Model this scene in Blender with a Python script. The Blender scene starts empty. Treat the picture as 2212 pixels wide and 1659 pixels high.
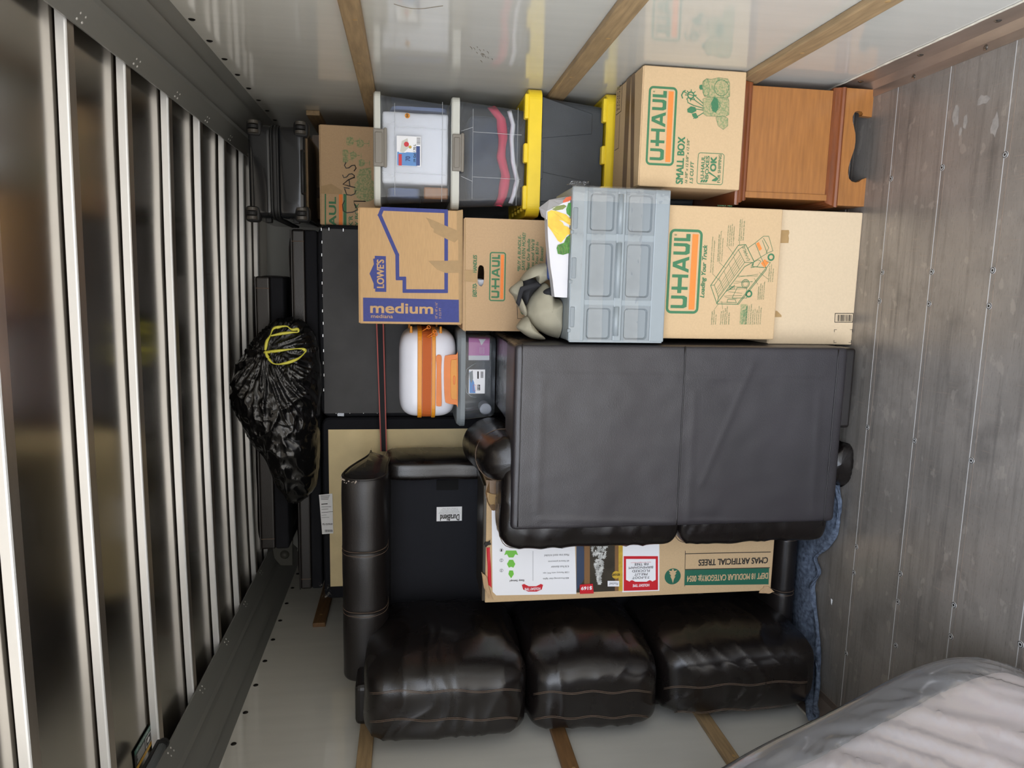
import bpy, bmesh, math, random
from mathutils import Vector, Matrix, noise
random.seed(7)
C = bpy.context.scene.collection
PI = math.pi
# ------------------------------------------------------------------ camera, world, light, exposure
HC = 1.66                                   # camera height above the truck floor
FPX = 1534.0                                # focal length in pixels of a 2212 px wide frame
RM = Matrix(((0.02211622, 0.98993605, 0.13977658), (-0.14302644, 0.14150556, -0.97955072), (-0.98947173, 0.00167221, 0.14471659)))
cam_data = bpy.data.cameras.new('camera'); cam = bpy.data.objects.new('camera', cam_data); C.objects.link(cam)
cam_data.sensor_width = 36; cam_data.lens = 36 * FPX / 2212; cam_data.clip_start = 0.02
cam.matrix_world = Matrix.Translation((0, 0, HC)) @ RM.to_4x4()
bpy.context.scene.camera = cam
vs = bpy.context.scene.view_settings
vs.view_transform = 'Standard'; vs.look = 'None'; vs.exposure = 0.36; vs.gamma = 1; vs.use_curve_mapping = False
world = bpy.data.worlds.new('sky'); bpy.context.scene.world = world; world.use_nodes = True
wt = world.node_tree; wt.nodes.clear()
wo = wt.nodes.new('ShaderNodeOutputWorld'); wb = wt.nodes.new('ShaderNodeBackground')
wc = wt.nodes.new('ShaderNodeTexCoord'); wx = wt.nodes.new('ShaderNodeSeparateXYZ'); wr = wt.nodes.new('ShaderNodeValToRGB')
wm = wt.nodes.new('ShaderNodeMath'); wm.operation = 'MULTIPLY_ADD'; wm.inputs[1].default_value = 0.5; wm.inputs[2].default_value = 0.5
wt.links.new(wc.outputs['Generated'], wx.inputs[0]); wt.links.new(wx.outputs[2], wm.inputs[0]); wt.links.new(wm.outputs[0], wr.inputs[0])
wk = wt.nodes.new('ShaderNodeMath'); wk.operation = 'MULTIPLY_ADD'; wk.inputs[1].default_value = -0.75; wk.inputs[2].default_value = 1.0   # brighter sky to the left of the door
ws = wt.nodes.new('ShaderNodeVectorMath'); ws.operation = 'SCALE'
wt.links.new(wx.outputs[0], wk.inputs[0]); wt.links.new(wr.outputs[0], ws.inputs[0]); wt.links.new(wk.outputs[0], ws.inputs['Scale']); wt.links.new(ws.outputs[0], wb.inputs[0]); wt.links.new(wb.outputs[0], wo.inputs[0])
cr = wr.color_ramp
cr.elements[0].position = 0.44; cr.elements[0].color = (0.40, 0.38, 0.35, 1)
cr.elements[1].position = 0.53; cr.elements[1].color = (0.97, 1.02, 1.10, 1)
e = cr.elements.new(0.49); e.color = (0.42, 0.40, 0.37, 1)
e = cr.elements.new(1.0); e.color = (0.80, 0.92, 1.15, 1)
wb.inputs[1].default_value = 4.2
sun_d = bpy.data.lights.new('sun', 'SUN'); sun = bpy.data.objects.new('sun', sun_d); C.objects.link(sun)
sun_d.energy = 0.0; sun_d.angle = 0.3; sun_d.color = (1, 0.95, 0.88)
sun.rotation_euler = Vector((0.45, 0.75, -0.62)).to_track_quat('-Z', 'Y').to_euler()

def at(px, py, Y):                          # the point at depth Y that the photograph shows at a pixel
    d = RM @ Vector((px - 1106.0, 829.5 - py, -FPX))
    return Vector((d.x / d.y * Y, Y, d.z / d.y * Y + HC))
def on_floor(px, py, z=0.0):
    d = RM @ Vector((px - 1106.0, 829.5 - py, -FPX)); k = (z - HC) / d.z
    return Vector((d.x * k, d.y * k, z))

# ------------------------------------------------------------------ materials
def S(r, g, b):
    f = lambda c: (c / 255) / 12.92 if c / 255 <= 0.04045 else ((c / 255 + 0.055) / 1.055) ** 2.4
    return (f(r), f(g), f(b))
MATS = {}
def mat(name, col, rough=0.5, metal=0.0, var=0.0, vscale=8.0, bump=0.0, bscale=60.0, stretch=(1, 1, 1), spec=0.5, coat=0.0, aniso=0.0, col2=None, kind='noise', rvar=0.0, vthr=None, coatr=0.05, detail=4.0):
    m = bpy.data.materials.new(name); m.use_nodes = True; nt = m.node_tree; p = nt.nodes['Principled BSDF']
    p.inputs['Base Color'].default_value = (*col, 1); p.inputs['Roughness'].default_value = rough; p.inputs['Metallic'].default_value = metal
    p.inputs['Specular IOR Level'].default_value = spec; p.inputs['Coat Weight'].default_value = coat; p.inputs['Coat Roughness'].default_value = coatr
    if aniso: p.inputs['Anisotropic'].default_value = aniso
    tc = nt.nodes.new('ShaderNodeTexCoord'); mp = nt.nodes.new('ShaderNodeMapping'); mp.inputs['Scale'].default_value = stretch
    nt.links.new(tc.outputs['Object'], mp.inputs[0])
    if var:
        n = nt.nodes.new('ShaderNodeTexNoise'); n.inputs['Scale'].default_value = vscale; n.inputs['Detail'].default_value = detail + 1
        nt.links.new(mp.outputs[0], n.inputs['Vector'])
        r = nt.nodes.new('ShaderNodeValToRGB'); nt.links.new(n.outputs['Fac'], r.inputs[0])
        c2 = col2 or tuple(c * (1 - var) for c in col)
        lo, hi = vthr or (0.3, 0.7)
        r.color_ramp.elements[0].position = lo; r.color_ramp.elements[1].position = hi
        r.color_ramp.elements[0].color = (*c2, 1); r.color_ramp.elements[1].color = (*(tuple(min(1, c * (1 + var * 0.4)) for c in col) if not col2 else col), 1)
        nt.links.new(r.outputs[0], p.inputs['Base Color'])
        if rvar:
            q = nt.nodes.new('ShaderNodeMath'); q.operation = 'MULTIPLY_ADD'; q.inputs[1].default_value = -rvar; q.inputs[2].default_value = rough + rvar * 0.5
            nt.links.new(n.outputs['Fac'], q.inputs[0]); nt.links.new(q.outputs[0], p.inputs['Roughness'])
    if bump:
        if kind == 'voronoi':
            b = nt.nodes.new('ShaderNodeTexVoronoi'); b.inputs['Scale'].default_value = bscale; o = b.outputs['Distance']
        elif kind == 'wave':
            b = nt.nodes.new('ShaderNodeTexWave'); b.inputs['Scale'].default_value = bscale; b.inputs['Distortion'].default_value = 1; o = b.outputs['Fac']
        else:
            b = nt.nodes.new('ShaderNodeTexNoise'); b.inputs['Scale'].default_value = bscale; b.inputs['Detail'].default_value = detail; o = b.outputs['Fac']
        nt.links.new(mp.outputs[0], b.inputs['Vector'])
        bp = nt.nodes.new('ShaderNodeBump'); bp.inputs['Strength'].default_value = bump; bp.inputs['Distance'].default_value = 0.002
        nt.links.new(o, bp.inputs['Height']); nt.links.new(bp.outputs[0], p.inputs['Normal'])
    MATS[name] = m; return m
def film(name, tint, haze, hazecol, rough=0.08, refl=1.0):      # thin clear plastic: see-through, a little milky, glossy
    m = bpy.data.materials.new(name); m.use_nodes = True; nt = m.node_tree; nt.nodes.clear()
    o = nt.nodes.new('ShaderNodeOutputMaterial'); t = nt.nodes.new('ShaderNodeBsdfTransparent'); t.inputs[0].default_value = (*tint, 1)
    d = nt.nodes.new('ShaderNodeBsdfDiffuse'); d.inputs[0].default_value = (*hazecol, 1)
    g = nt.nodes.new('ShaderNodeBsdfGlossy'); g.inputs['Roughness'].default_value = rough
    m1 = nt.nodes.new('ShaderNodeMixShader'); m1.inputs[0].default_value = haze; nt.links.new(t.outputs[0], m1.inputs[1]); nt.links.new(d.outputs[0], m1.inputs[2])
    f = nt.nodes.new('ShaderNodeFresnel'); f.inputs[0].default_value = 1.5
    k = nt.nodes.new('ShaderNodeMath'); k.operation = 'MULTIPLY'; k.inputs[1].default_value = refl; nt.links.new(f.outputs[0], k.inputs[0])
    m2 = nt.nodes.new('ShaderNodeMixShader'); nt.links.new(k.outputs[0], m2.inputs[0]); nt.links.new(m1.outputs[0], m2.inputs[1]); nt.links.new(g.outputs[0], m2.inputs[2])
    nt.links.new(m2.outputs[0], o.inputs[0]); MATS[name] = m; return m
mat('wall_panel', S(198, 196, 187), 0.075, var=0.05, vscale=3, bump=0.06, bscale=7, stretch=(1, 6, 1.0), spec=0.75, coat=0.0)
mat('front_panel', S(205, 208, 206), 0.3)
mat('roof_sheet', S(200, 194, 186), 0.18, metal=1.0, var=0.10, vscale=3, bump=0.06, bscale=9, rvar=0.12)
mat('bow_web_lit', S(236, 238, 240), 0.33, metal=0.4, var=0.06, vscale=25, stretch=(0.2, 1, 1), bump=0.05, bscale=80)  # bow side facing the door: daylight put into its paler colour
mat('bow_underside_tan', S(190, 180, 168), 0.28, metal=0.9, var=0.12, vscale=25, stretch=(0.2, 1, 1))  # same bow's underside: its reflection of the cargo put into the tan
mat('cove_grey', S(112, 112, 108), 0.38, spec=0.45, var=0.06, vscale=5, stretch=(4, 0.4, 4))
mat('rail_wood', S(158, 132, 96), 0.6, var=0.28, vscale=14, stretch=(6, 0.6, 6), bump=0.3, bscale=40)
mat('rail_wood_dark', S(120, 88, 54), 0.6, var=0.25, vscale=14, stretch=(6, 0.6, 6), bump=0.3, bscale=40)
mat('scuff_metal', S(172, 156, 142), 0.35, metal=0.7, var=0.3, vscale=12, stretch=(1, 0.3, 1), bump=0.1, bscale=60)
mat('caulk', S(206, 198, 180), 0.7, var=0.25, vscale=40)
mat('rivet_steel', S(150, 148, 146), 0.25, metal=1.0)
mat('dark_steel', S(60, 58, 56), 0.35, metal=0.9)
mat('leather', S(25, 21, 20), 0.37, var=0.22, vscale=6, bump=0.12, bscale=380, kind='voronoi', spec=0.55, rvar=0.1)
mat('leather_sheen', S(43, 40, 43), 0.40, var=0.25, vscale=5, bump=0.20, bscale=340, kind='voronoi', spec=0.6, rvar=0.12)  # same leather, daylight sheen put into a greyer, bluer base colour
mat('leather_shiny', S(21, 17, 16), 0.27, var=0.22, vscale=6, bump=0.09, bscale=300, kind='voronoi', spec=0.6, rvar=0.1)
mat('thread', S(104, 86, 72), 0.7)
mat('scuff', S(150, 138, 126), 0.7)
mat('black_fabric', S(24, 25, 30), 0.85, bump=0.4, bscale=600, var=0.15, vscale=10, spec=0.25)
mat('deck_cloth', S(32, 33, 38), 0.85, bump=0.5, bscale=500, spec=0.25)
mat('dust_cover', S(74, 74, 75), 0.7, bump=1.0, bscale=7, var=0.15, vscale=9, spec=0.3)
mat('velcro', S(7, 7, 9), 0.95, bump=0.8, bscale=900)
mat('tan_mesh', S(222, 202, 156), 0.85, bump=0.35, bscale=500, var=0.10, vscale=9)
mat('staple', S(225, 225, 225), 0.3, metal=0.6)
mat('cardboard', S(199, 170, 131), 0.8, var=0.05, vscale=160, bump=0.12, bscale=120, spec=0.25, stretch=(1, 1, 1))
mat('cardboard_dark', S(188, 157, 121), 0.8, var=0.06, vscale=160, bump=0.12, bscale=120, spec=0.25)
mat('cardboard_lines', S(196, 160, 116), 0.8, var=0.09, vscale=30, bump=0.10, bscale=90, spec=0.25, stretch=(1, 1, 14))
mat('cardboard_pale', S(206, 184, 152), 0.8, var=0.04, vscale=120, bump=0.1, bscale=120, spec=0.25)
mat('kraft_tape', S(166, 134, 88), 0.45, var=0.08, vscale=60, spec=0.4)
mat('brown_tape', S(120, 92, 62), 0.3, var=0.1, vscale=30)
mat('print_green', S(62, 116, 78), 0.7, var=0.08, vscale=200)
mat('print_green_soft', S(128, 142, 98), 0.8, var=0.45, vscale=160, col2=S(176, 158, 116), vthr=(0.4, 0.6))
mat('print_orange', S(238, 130, 56), 0.7, var=0.05, vscale=200)
mat('print_black', S(38, 34, 30), 0.7)
mat('print_grey', S(120, 112, 96), 0.7)
mat('print_blue', S(58, 66, 132), 0.7, var=0.08, vscale=120)
mat('marker', S(34, 32, 32), 0.5)
mat('paper', S(232, 232, 232), 0.55, var=0.03, vscale=40)
mat('paper_gloss', S(238, 238, 240), 0.3)
mat('print_red', S(200, 36, 46), 0.35)
mat('print_darkgreen', S(34, 98, 76), 0.5)
mat('leaf_green', S(112, 190, 64), 0.4)
mat('photo_dark', S(62, 56, 46), 0.3, var=0.3, vscale=20)
mat('photo_wood', S(130, 96, 62), 0.3)
mat('photo_blue', S(58, 70, 92), 0.3)
mat('frost', S(206, 206, 200), 0.5, var=0.55, vscale=70)
mat('gold', S(206, 170, 60), 0.35, var=0.2, vscale=50)
mat('yellow_plastic', S(246, 212, 46), 0.38, var=0.04, vscale=20, spec=0.5)
mat('tote_grey', S(66, 70, 74), 0.42, var=0.08, vscale=15, bump=0.15, bscale=350)
mat('lid_white', S(202, 202, 192), 0.42)
mat('latch_brown', S(130, 124, 114), 0.45)
film('clear_bin', (0.95, 0.97, 0.98), 0.07, (0.72, 0.78, 0.86), 0.12, 1.2)
film('rib_clear', (0.95, 0.96, 0.98), 0.30, (0.86, 0.90, 0.94), 0.15, 1.5)
film('smoke_bin', (0.87, 0.89, 0.91), 0.12, (0.40, 0.44, 0.48), 0.15, 1.2)
film('wrap', (0.99, 0.99, 0.99), 0.02, (0.9, 0.92, 0.94), 0.06, 1.6)
film('bag_film', (0.985, 0.985, 0.99), 0.20, (0.97, 0.97, 0.98), 0.09, 1.9)
mat('white_cloth', S(228, 228, 234), 0.8, bump=0.4, bscale=18)
mat('red_cloth', S(206, 58, 88), 0.8, bump=0.3, bscale=40)
mat('navy_cloth', S(56, 66, 84), 0.85, bump=0.4, bscale=20, var=0.3, vscale=8)
mat('blue_cloth', S(96, 112, 150), 0.85, bump=0.4, bscale=20)
mat('cherry_wood', S(158, 103, 50), 0.32, var=0.22, vscale=12, stretch=(0.7, 1, 7), bump=0.05, bscale=50, spec=0.5, coat=0.3, coatr=0.25)
mat('cherry_dark', S(122, 66, 32), 0.30, var=0.25, vscale=9, stretch=(1, 1, 6), coat=0.3, coatr=0.2)
mat('crate_grey', S(143, 151, 154), 0.4, var=0.04, vscale=10)
mat('crate_dark', S(128, 135, 138), 0.45)
mat('khaki', S(160, 154, 134), 0.9, var=0.16, vscale=9, bump=0.9, bscale=38)
mat('strap_black', S(26, 26, 30), 0.8)
mat('strap_red', S(178, 92, 86), 0.8)
mat('bag_white', S(208, 206, 208), 0.55, bump=0.5, bscale=22)
mat('banana', S(232, 188, 62), 0.5, var=0.25, vscale=30)
mat('pepper', S(58, 128, 46), 0.3, var=0.3, vscale=20)
mat('greens', S(74, 128, 48), 0.6, var=0.5, vscale=90)
mat('zucchini', S(120, 130, 66), 0.5, var=0.3, vscale=30)
mat('carrot', S(206, 92, 50), 0.5, var=0.2, vscale=30)
mat('bin_bag', S(14, 14, 15), 0.20, bump=0.45, bscale=45, stretch=(1, 1, 1), spec=0.6)
mat('yellow_tape', S(222, 216, 84), 0.4)
mat('case_black', S(26, 27, 29), 0.10, var=0.1, vscale=4, bump=0.35, bscale=9, spec=0.45, stretch=(1, 1, 0.5))
mat('rubber', S(20, 20, 21), 0.6)
mat('wheel_grey', S(70, 66, 60), 0.45)
mat('case_white', S(224, 226, 236), 0.25, spec=0.5, var=0.03, vscale=10)
mat('case_orange', S(228, 124, 34), 0.4, var=0.06, vscale=20)
mat('case_amber', S(226, 146, 30), 0.4, var=0.06, vscale=20)
mat('orange_zip', S(190, 92, 32), 0.7, bump=0.5, bscale=300)
mat('pink_box', S(206, 110, 178), 0.4)
mat('label_blue', S(90, 140, 200), 0.35)
mat('label_navy', S(38, 64, 124), 0.35)
mat('moving_blanket', S(104, 116, 134), 0.95, var=0.5, vscale=60, bump=0.8, bscale=160, col2=S(50, 58, 72))
mat('seam_metal', S(186, 184, 180), 0.4, metal=0.25)
mat('floor_wear', S(152, 145, 137), 0.55, var=0.2, vscale=60)
mat('mattress', S(250, 238, 237), 0.8, bump=0.3, bscale=30)
mat('tube_cover', S(130, 136, 138), 0.2, var=0.1, vscale=40, stretch=(20, 0.3, 1))
mat('sticker_black', S(26, 28, 28), 0.4)
mat('sticker_green', S(46, 104, 88), 0.4)
mat('sticker_yellow', S(222, 172, 40), 0.4)
mat('hole_shade', S(12, 11, 10), 0.9)  # near-black that stands in for the shade inside a hole
mat('bracket', S(88, 88, 82), 0.5)

# floor: scuffed dark planks laid across the bed
def floor_mat():
    m = mat('bed_floor', S(148, 141, 133), 0.34, metal=0.35, var=0.22, vscale=5, spec=0.6, rvar=0.25, detail=7)
    nt = m.node_tree; p = nt.nodes['Principled BSDF']; base = p.inputs['Base Color'].links[0].from_socket
    tc = nt.nodes.new('ShaderNodeTexCoord')
    def tex(scale, stretch, lo, hi, rot=0):
        mp = nt.nodes.new('ShaderNodeMapping'); mp.inputs['Scale'].default_value = stretch; mp.inputs['Rotation'].default_value = (0, 0, rot)
        n = nt.nodes.new('ShaderNodeTexNoise'); n.inputs['Scale'].default_value = scale; n.inputs['Detail'].default_value = 8
        nt.links.new(tc.outputs['Object'], mp.inputs[0]); nt.links.new(mp.outputs[0], n.inputs['Vector'])
        r = nt.nodes.new('ShaderNodeMapRange'); r.inputs[1].default_value = lo; r.inputs[2].default_value = hi; nt.links.new(n.outputs['Fac'], r.inputs[0]); return r.outputs[0]
    def mix(fac, k, a, col):
        q = nt.nodes.new('ShaderNodeMath'); q.operation = 'MULTIPLY'; q.inputs[1].default_value = k; nt.links.new(fac, q.inputs[0])
        x = nt.nodes.new('ShaderNodeMixRGB'); nt.links.new(q.outputs[0], x.inputs[0]); nt.links.new(a, x.inputs[1]); x.inputs[2].default_value = (*col, 1); return x.outputs[0]
    c = mix(tex(9, (0.25, 6, 1), 0.5, 0.75), 0.45, base, S(72, 70, 68))
    c = mix(tex(22, (0.5, 8, 1), 0.55, 0.8, 0.3), 0.30, c, S(176, 168, 158))
    c = mix(tex(6, (1, 1, 1), 0.58, 0.74), 0.36, c, S(70, 68, 66))
    c = mix(tex(60, (1, 9, 1), 0.58, 0.75, 0.12), 0.5, c, S(66, 64, 62))
    c = mix(tex(14, (1, 1.6, 1), 0.62, 0.66), 0.30, c, S(186, 176, 164))
    c = mix(tex(30, (7, 0.4, 1), 0.6, 0.75, -0.4), 0.35, c, S(170, 150, 134))
    nt.links.new(c, p.inputs['Base Color']); return m
floor_mat()

# ------------------------------------------------------------------ mesh building
class MB:
    def __init__(s): s.v = []; s.f = []; s.m = []; s.mi = 0; s.sm = []; s.smooth = False
    def add(s, vs, fs):
        n = len(s.v); s.v += [Vector(v) for v in vs]
        for f in fs: s.f.append([i + n for i in f]); s.m.append(s.mi); s.sm.append(s.smooth)
        return s
    def box(s, x0, x1, y0, y1, z0, z1):
        x0, x1 = sorted((x0, x1)); y0, y1 = sorted((y0, y1)); z0, z1 = sorted((z0, z1))
        return s.add([(x, y, z) for x in (x0, x1) for y in (y0, y1) for z in (z0, z1)],
                     [(0, 1, 3, 2), (4, 6, 7, 5), (0, 4, 5, 1), (2, 3, 7, 6), (0, 2, 6, 4), (1, 5, 7, 3)])
    def rbox(s, x0, x1, y0, y1, z0, z1, r=0.006, seg=2):
        b = bmesh.new(); bmesh.ops.create_cube(b, size=1)
        for v in b.verts: v.co = Vector(((x0 + x1) / 2 + v.co.x * abs(x1 - x0), (y0 + y1) / 2 + v.co.y * abs(y1 - y0), (z0 + z1) / 2 + v.co.z * abs(z1 - z0)))
        bmesh.ops.bevel(b, geom=b.edges[:], offset=r, segments=seg, affect='EDGES', profile=0.5)
        return s.from_bm(b)
    def from_bm(s, b, M=None):
        b.verts.index_update()
        s.add([M @ v.co if M else v.co.copy() for v in b.verts], [[v.index for v in f.verts] for f in b.faces]); b.free(); return s
    def poly(s, pts): return s.add(pts, [list(range(len(pts)))])
    def ring(s, a, b, closed=True):
        n = len(a); k = n if closed else n - 1
        return s.add(list(a) + list(b), [(i, (i + 1) % n, n + (i + 1) % n, n + i) for i in range(k)])
    def prism(s, pts, off):                 # a closed outline pushed along a vector
        off = Vector(off); n = len(pts); a = [Vector(p) for p in pts]; b = [p + off for p in a]
        return s.add(a + b, [list(range(n)), list(range(2 * n - 1, n - 1, -1))] + [(i, (i + 1) % n, n + (i + 1) % n, n + i) for i in range(n)])
    def tube(s, pts, r, n=8, cap=True):
        pts = [Vector(p) for p in pts]; rr = r if callable(r) else (lambda t: r); vs = []; up = None
        for i, p in enumerate(pts):
            t = (pts[min(i + 1, len(pts) - 1)] - pts[max(i - 1, 0)]).normalized()
            if up is None: up = t.orthogonal().normalized()
            up = (up - t * up.dot(t)); up = up.normalized() if up.length > 1e-6 else t.orthogonal().normalized()
            w = t.cross(up); q = rr(i / max(1, len(pts) - 1))
            vs += [p + (up * math.cos(2 * PI * k / n) + w * math.sin(2 * PI * k / n)) * q for k in range(n)]
        fs = [(i * n + k, i * n + (k + 1) % n, (i + 1) * n + (k + 1) % n, (i + 1) * n + k) for i in range(len(pts) - 1) for k in range(n)]
        if cap: fs += [list(range(n - 1, -1, -1)), [(len(pts) - 1) * n + k for k in range(n)]]
        return s.add(vs, fs)
    def cyl(s, a, b, r, n=20, r2=None):
        return s.tube([a, b], (lambda t: r + ((r2 if r2 is not None else r) - r) * t), n)
    def grid(s, fn, nu, nv, wrap_u=False):
        vs = [fn(i / (nu if wrap_u else nu - 1), j / (nv - 1)) for j in range(nv) for i in range(nu)]
        fs = [(j * nu + i, j * nu + (i + 1) % nu, (j + 1) * nu + (i + 1) % nu, (j + 1) * nu + i) for j in range(nv - 1) for i in range(nu if wrap_u else nu - 1)]
        return s.add(vs, fs)
    def lathe(s, prof, c, ax, n=20):        # profile (radius, height) about an axis through c
        ax = Vector(ax).normalized(); u = ax.orthogonal().normalized(); w = ax.cross(u); c = Vector(c)
        return s.grid(lambda a, b: c + ax * prof[min(len(prof) - 1, round(b * (len(prof) - 1)))][1] + (u * math.cos(2 * PI * a) + w * math.sin(2 * PI * a)) * prof[min(len(prof) - 1, round(b * (len(prof) - 1)))][0], n, len(prof), True)
    def pillow(s, c, h, e=5.0, n=22, fn=None):
        """rounded cushion shape: centre c, half sizes h, exponent e, optional fn(unit, point) -> point"""
        ee = e if hasattr(e, '__len__') else (e, e, e)
        b = bmesh.new(); bmesh.ops.create_cube(b, size=2); bmesh.ops.subdivide_edges(b, edges=b.edges[:], cuts=n, use_grid_fill=True)
        for v in b.verts:
            d = v.co.normalized(); v.co = sup(d, c, h, e)
            if fn: v.co = fn(d, v.co)
        return s.from_bm(b)
    def build(s, name, mats, parent=None, bevel=0, smooth=None, label=None, recalc=True):
        me = bpy.data.meshes.new(name); org = Vector(parent['_org']) if parent is not None else None
        if org is None:
            lo = [min(v[i] for v in s.v) for i in range(3)]; hi = [max(v[i] for v in s.v) for i in range(3)]
            org = Vector(((lo[0] + hi[0]) / 2, (lo[1] + hi[1]) / 2, lo[2]))
        me.from_pydata([v - org for v in s.v], [], s.f)
        for m in (mats if isinstance(mats, (list, tuple)) else [mats]): me.materials.append(MATS[m])
        for p, mi, sm in zip(me.polygons, s.m, s.sm): p.material_index = mi; p.use_smooth = sm if smooth is None else smooth
        if recalc:
            b = bmesh.new(); b.from_mesh(me); bmesh.ops.recalc_face_normals(b, faces=b.faces[:]); b.to_mesh(me); b.free()
        o = bpy.data.objects.new(name, me); C.objects.link(o)
        if parent is not None: o.parent = parent
        else: o.location = org
        o['_org'] = tuple(org)
        if bevel:
            md = o.modifiers.new('bevel', 'BEVEL'); md.width = bevel; md.segments = 2; md.limit_method = 'ANGLE'; md.angle_limit = 0.7
        if label: o['label'] = label
        return o
def sup(d, c, h, e):
    ee = e if hasattr(e, '__len__') else (e, e, e)
    if ee[0] == ee[1] == ee[2]:
        r = (abs(d[0]) ** ee[0] + abs(d[1]) ** ee[0] + abs(d[2]) ** ee[0]) ** (-1 / ee[0])
    else:
        lo, hi = 0.3, 3.0
        for _ in range(24):
            r = (lo + hi) / 2
            if sum((abs(d[i]) * r) ** ee[i] for i in range(3)) > 1: hi = r
            else: lo = r
    return Vector((c[0] + h[0] * d[0] * r, c[1] + h[1] * d[1] * r, c[2] + h[2] * d[2] * r))
def thing(name, label, cat, loc, group=None):
    o = bpy.data.objects.new(name, None); C.objects.link(o); o.location = loc; o.empty_display_size = 0.05
    o['_org'] = tuple(loc); o['label'] = label; o['category'] = cat
    if group: o['group'] = group
    return o
def tag(o, label, cat, group=None):
    o['label'] = label; o['category'] = cat
    if group: o['group'] = group
    return o
def struct(o): o['kind'] = 'structure'; return o
def copies(o, spots):                        # further copies of a small part, given as offsets from the first
    for d in spots:
        c = o.copy(); C.objects.link(c); c.parent = o.parent; c.location = o.location + Vector(d)
def nz(p, s, seed=0): return noise.noise(Vector(p) * s + Vector((seed * 7.3, seed * 3.1, seed * 5.7)))

# ------------------------------------------------------------------ lettering, all laid on upright planes that face the open door (constant Y)
_tc = {}
def glyphs(txt, bold=0.0, shear=0.0, space=1.0):
    k = (txt, bold, shear, space)
    if k not in _tc:
        cu = bpy.data.curves.new('t', 'FONT'); cu.body = txt;  cu.space_character = space; cu.resolution_u = 3
        o = bpy.data.objects.new('t', cu); C.objects.link(o); dg = bpy.context.evaluated_depsgraph_get()
        me = bpy.data.meshes.new_from_object(o.evaluated_get(dg))
        v = [(a.co.x + shear * a.co.y, a.co.y) for a in me.vertices]; f = [list(p.vertices) for p in me.polygons]
        bpy.data.objects.remove(o); bpy.data.curves.remove(cu); bpy.data.meshes.remove(me)
        x0 = min(a[0] for a in v); x1 = max(a[0] for a in v); y0 = min(a[1] for a in v); y1 = max(a[1] for a in v)
        _tc[k] = ([((a[0] - x0) / (x1 - x0), (a[1] - y0) / (y1 - y0)) for a in v], f)
    return _tc[k]
DIR = {'up': ((1, 0), (0, 1)), 'right': ((0, -1), (1, 0)), 'left': ((0, 1), (-1, 0))}   # reading direction and letter-up in (X, Z)
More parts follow.
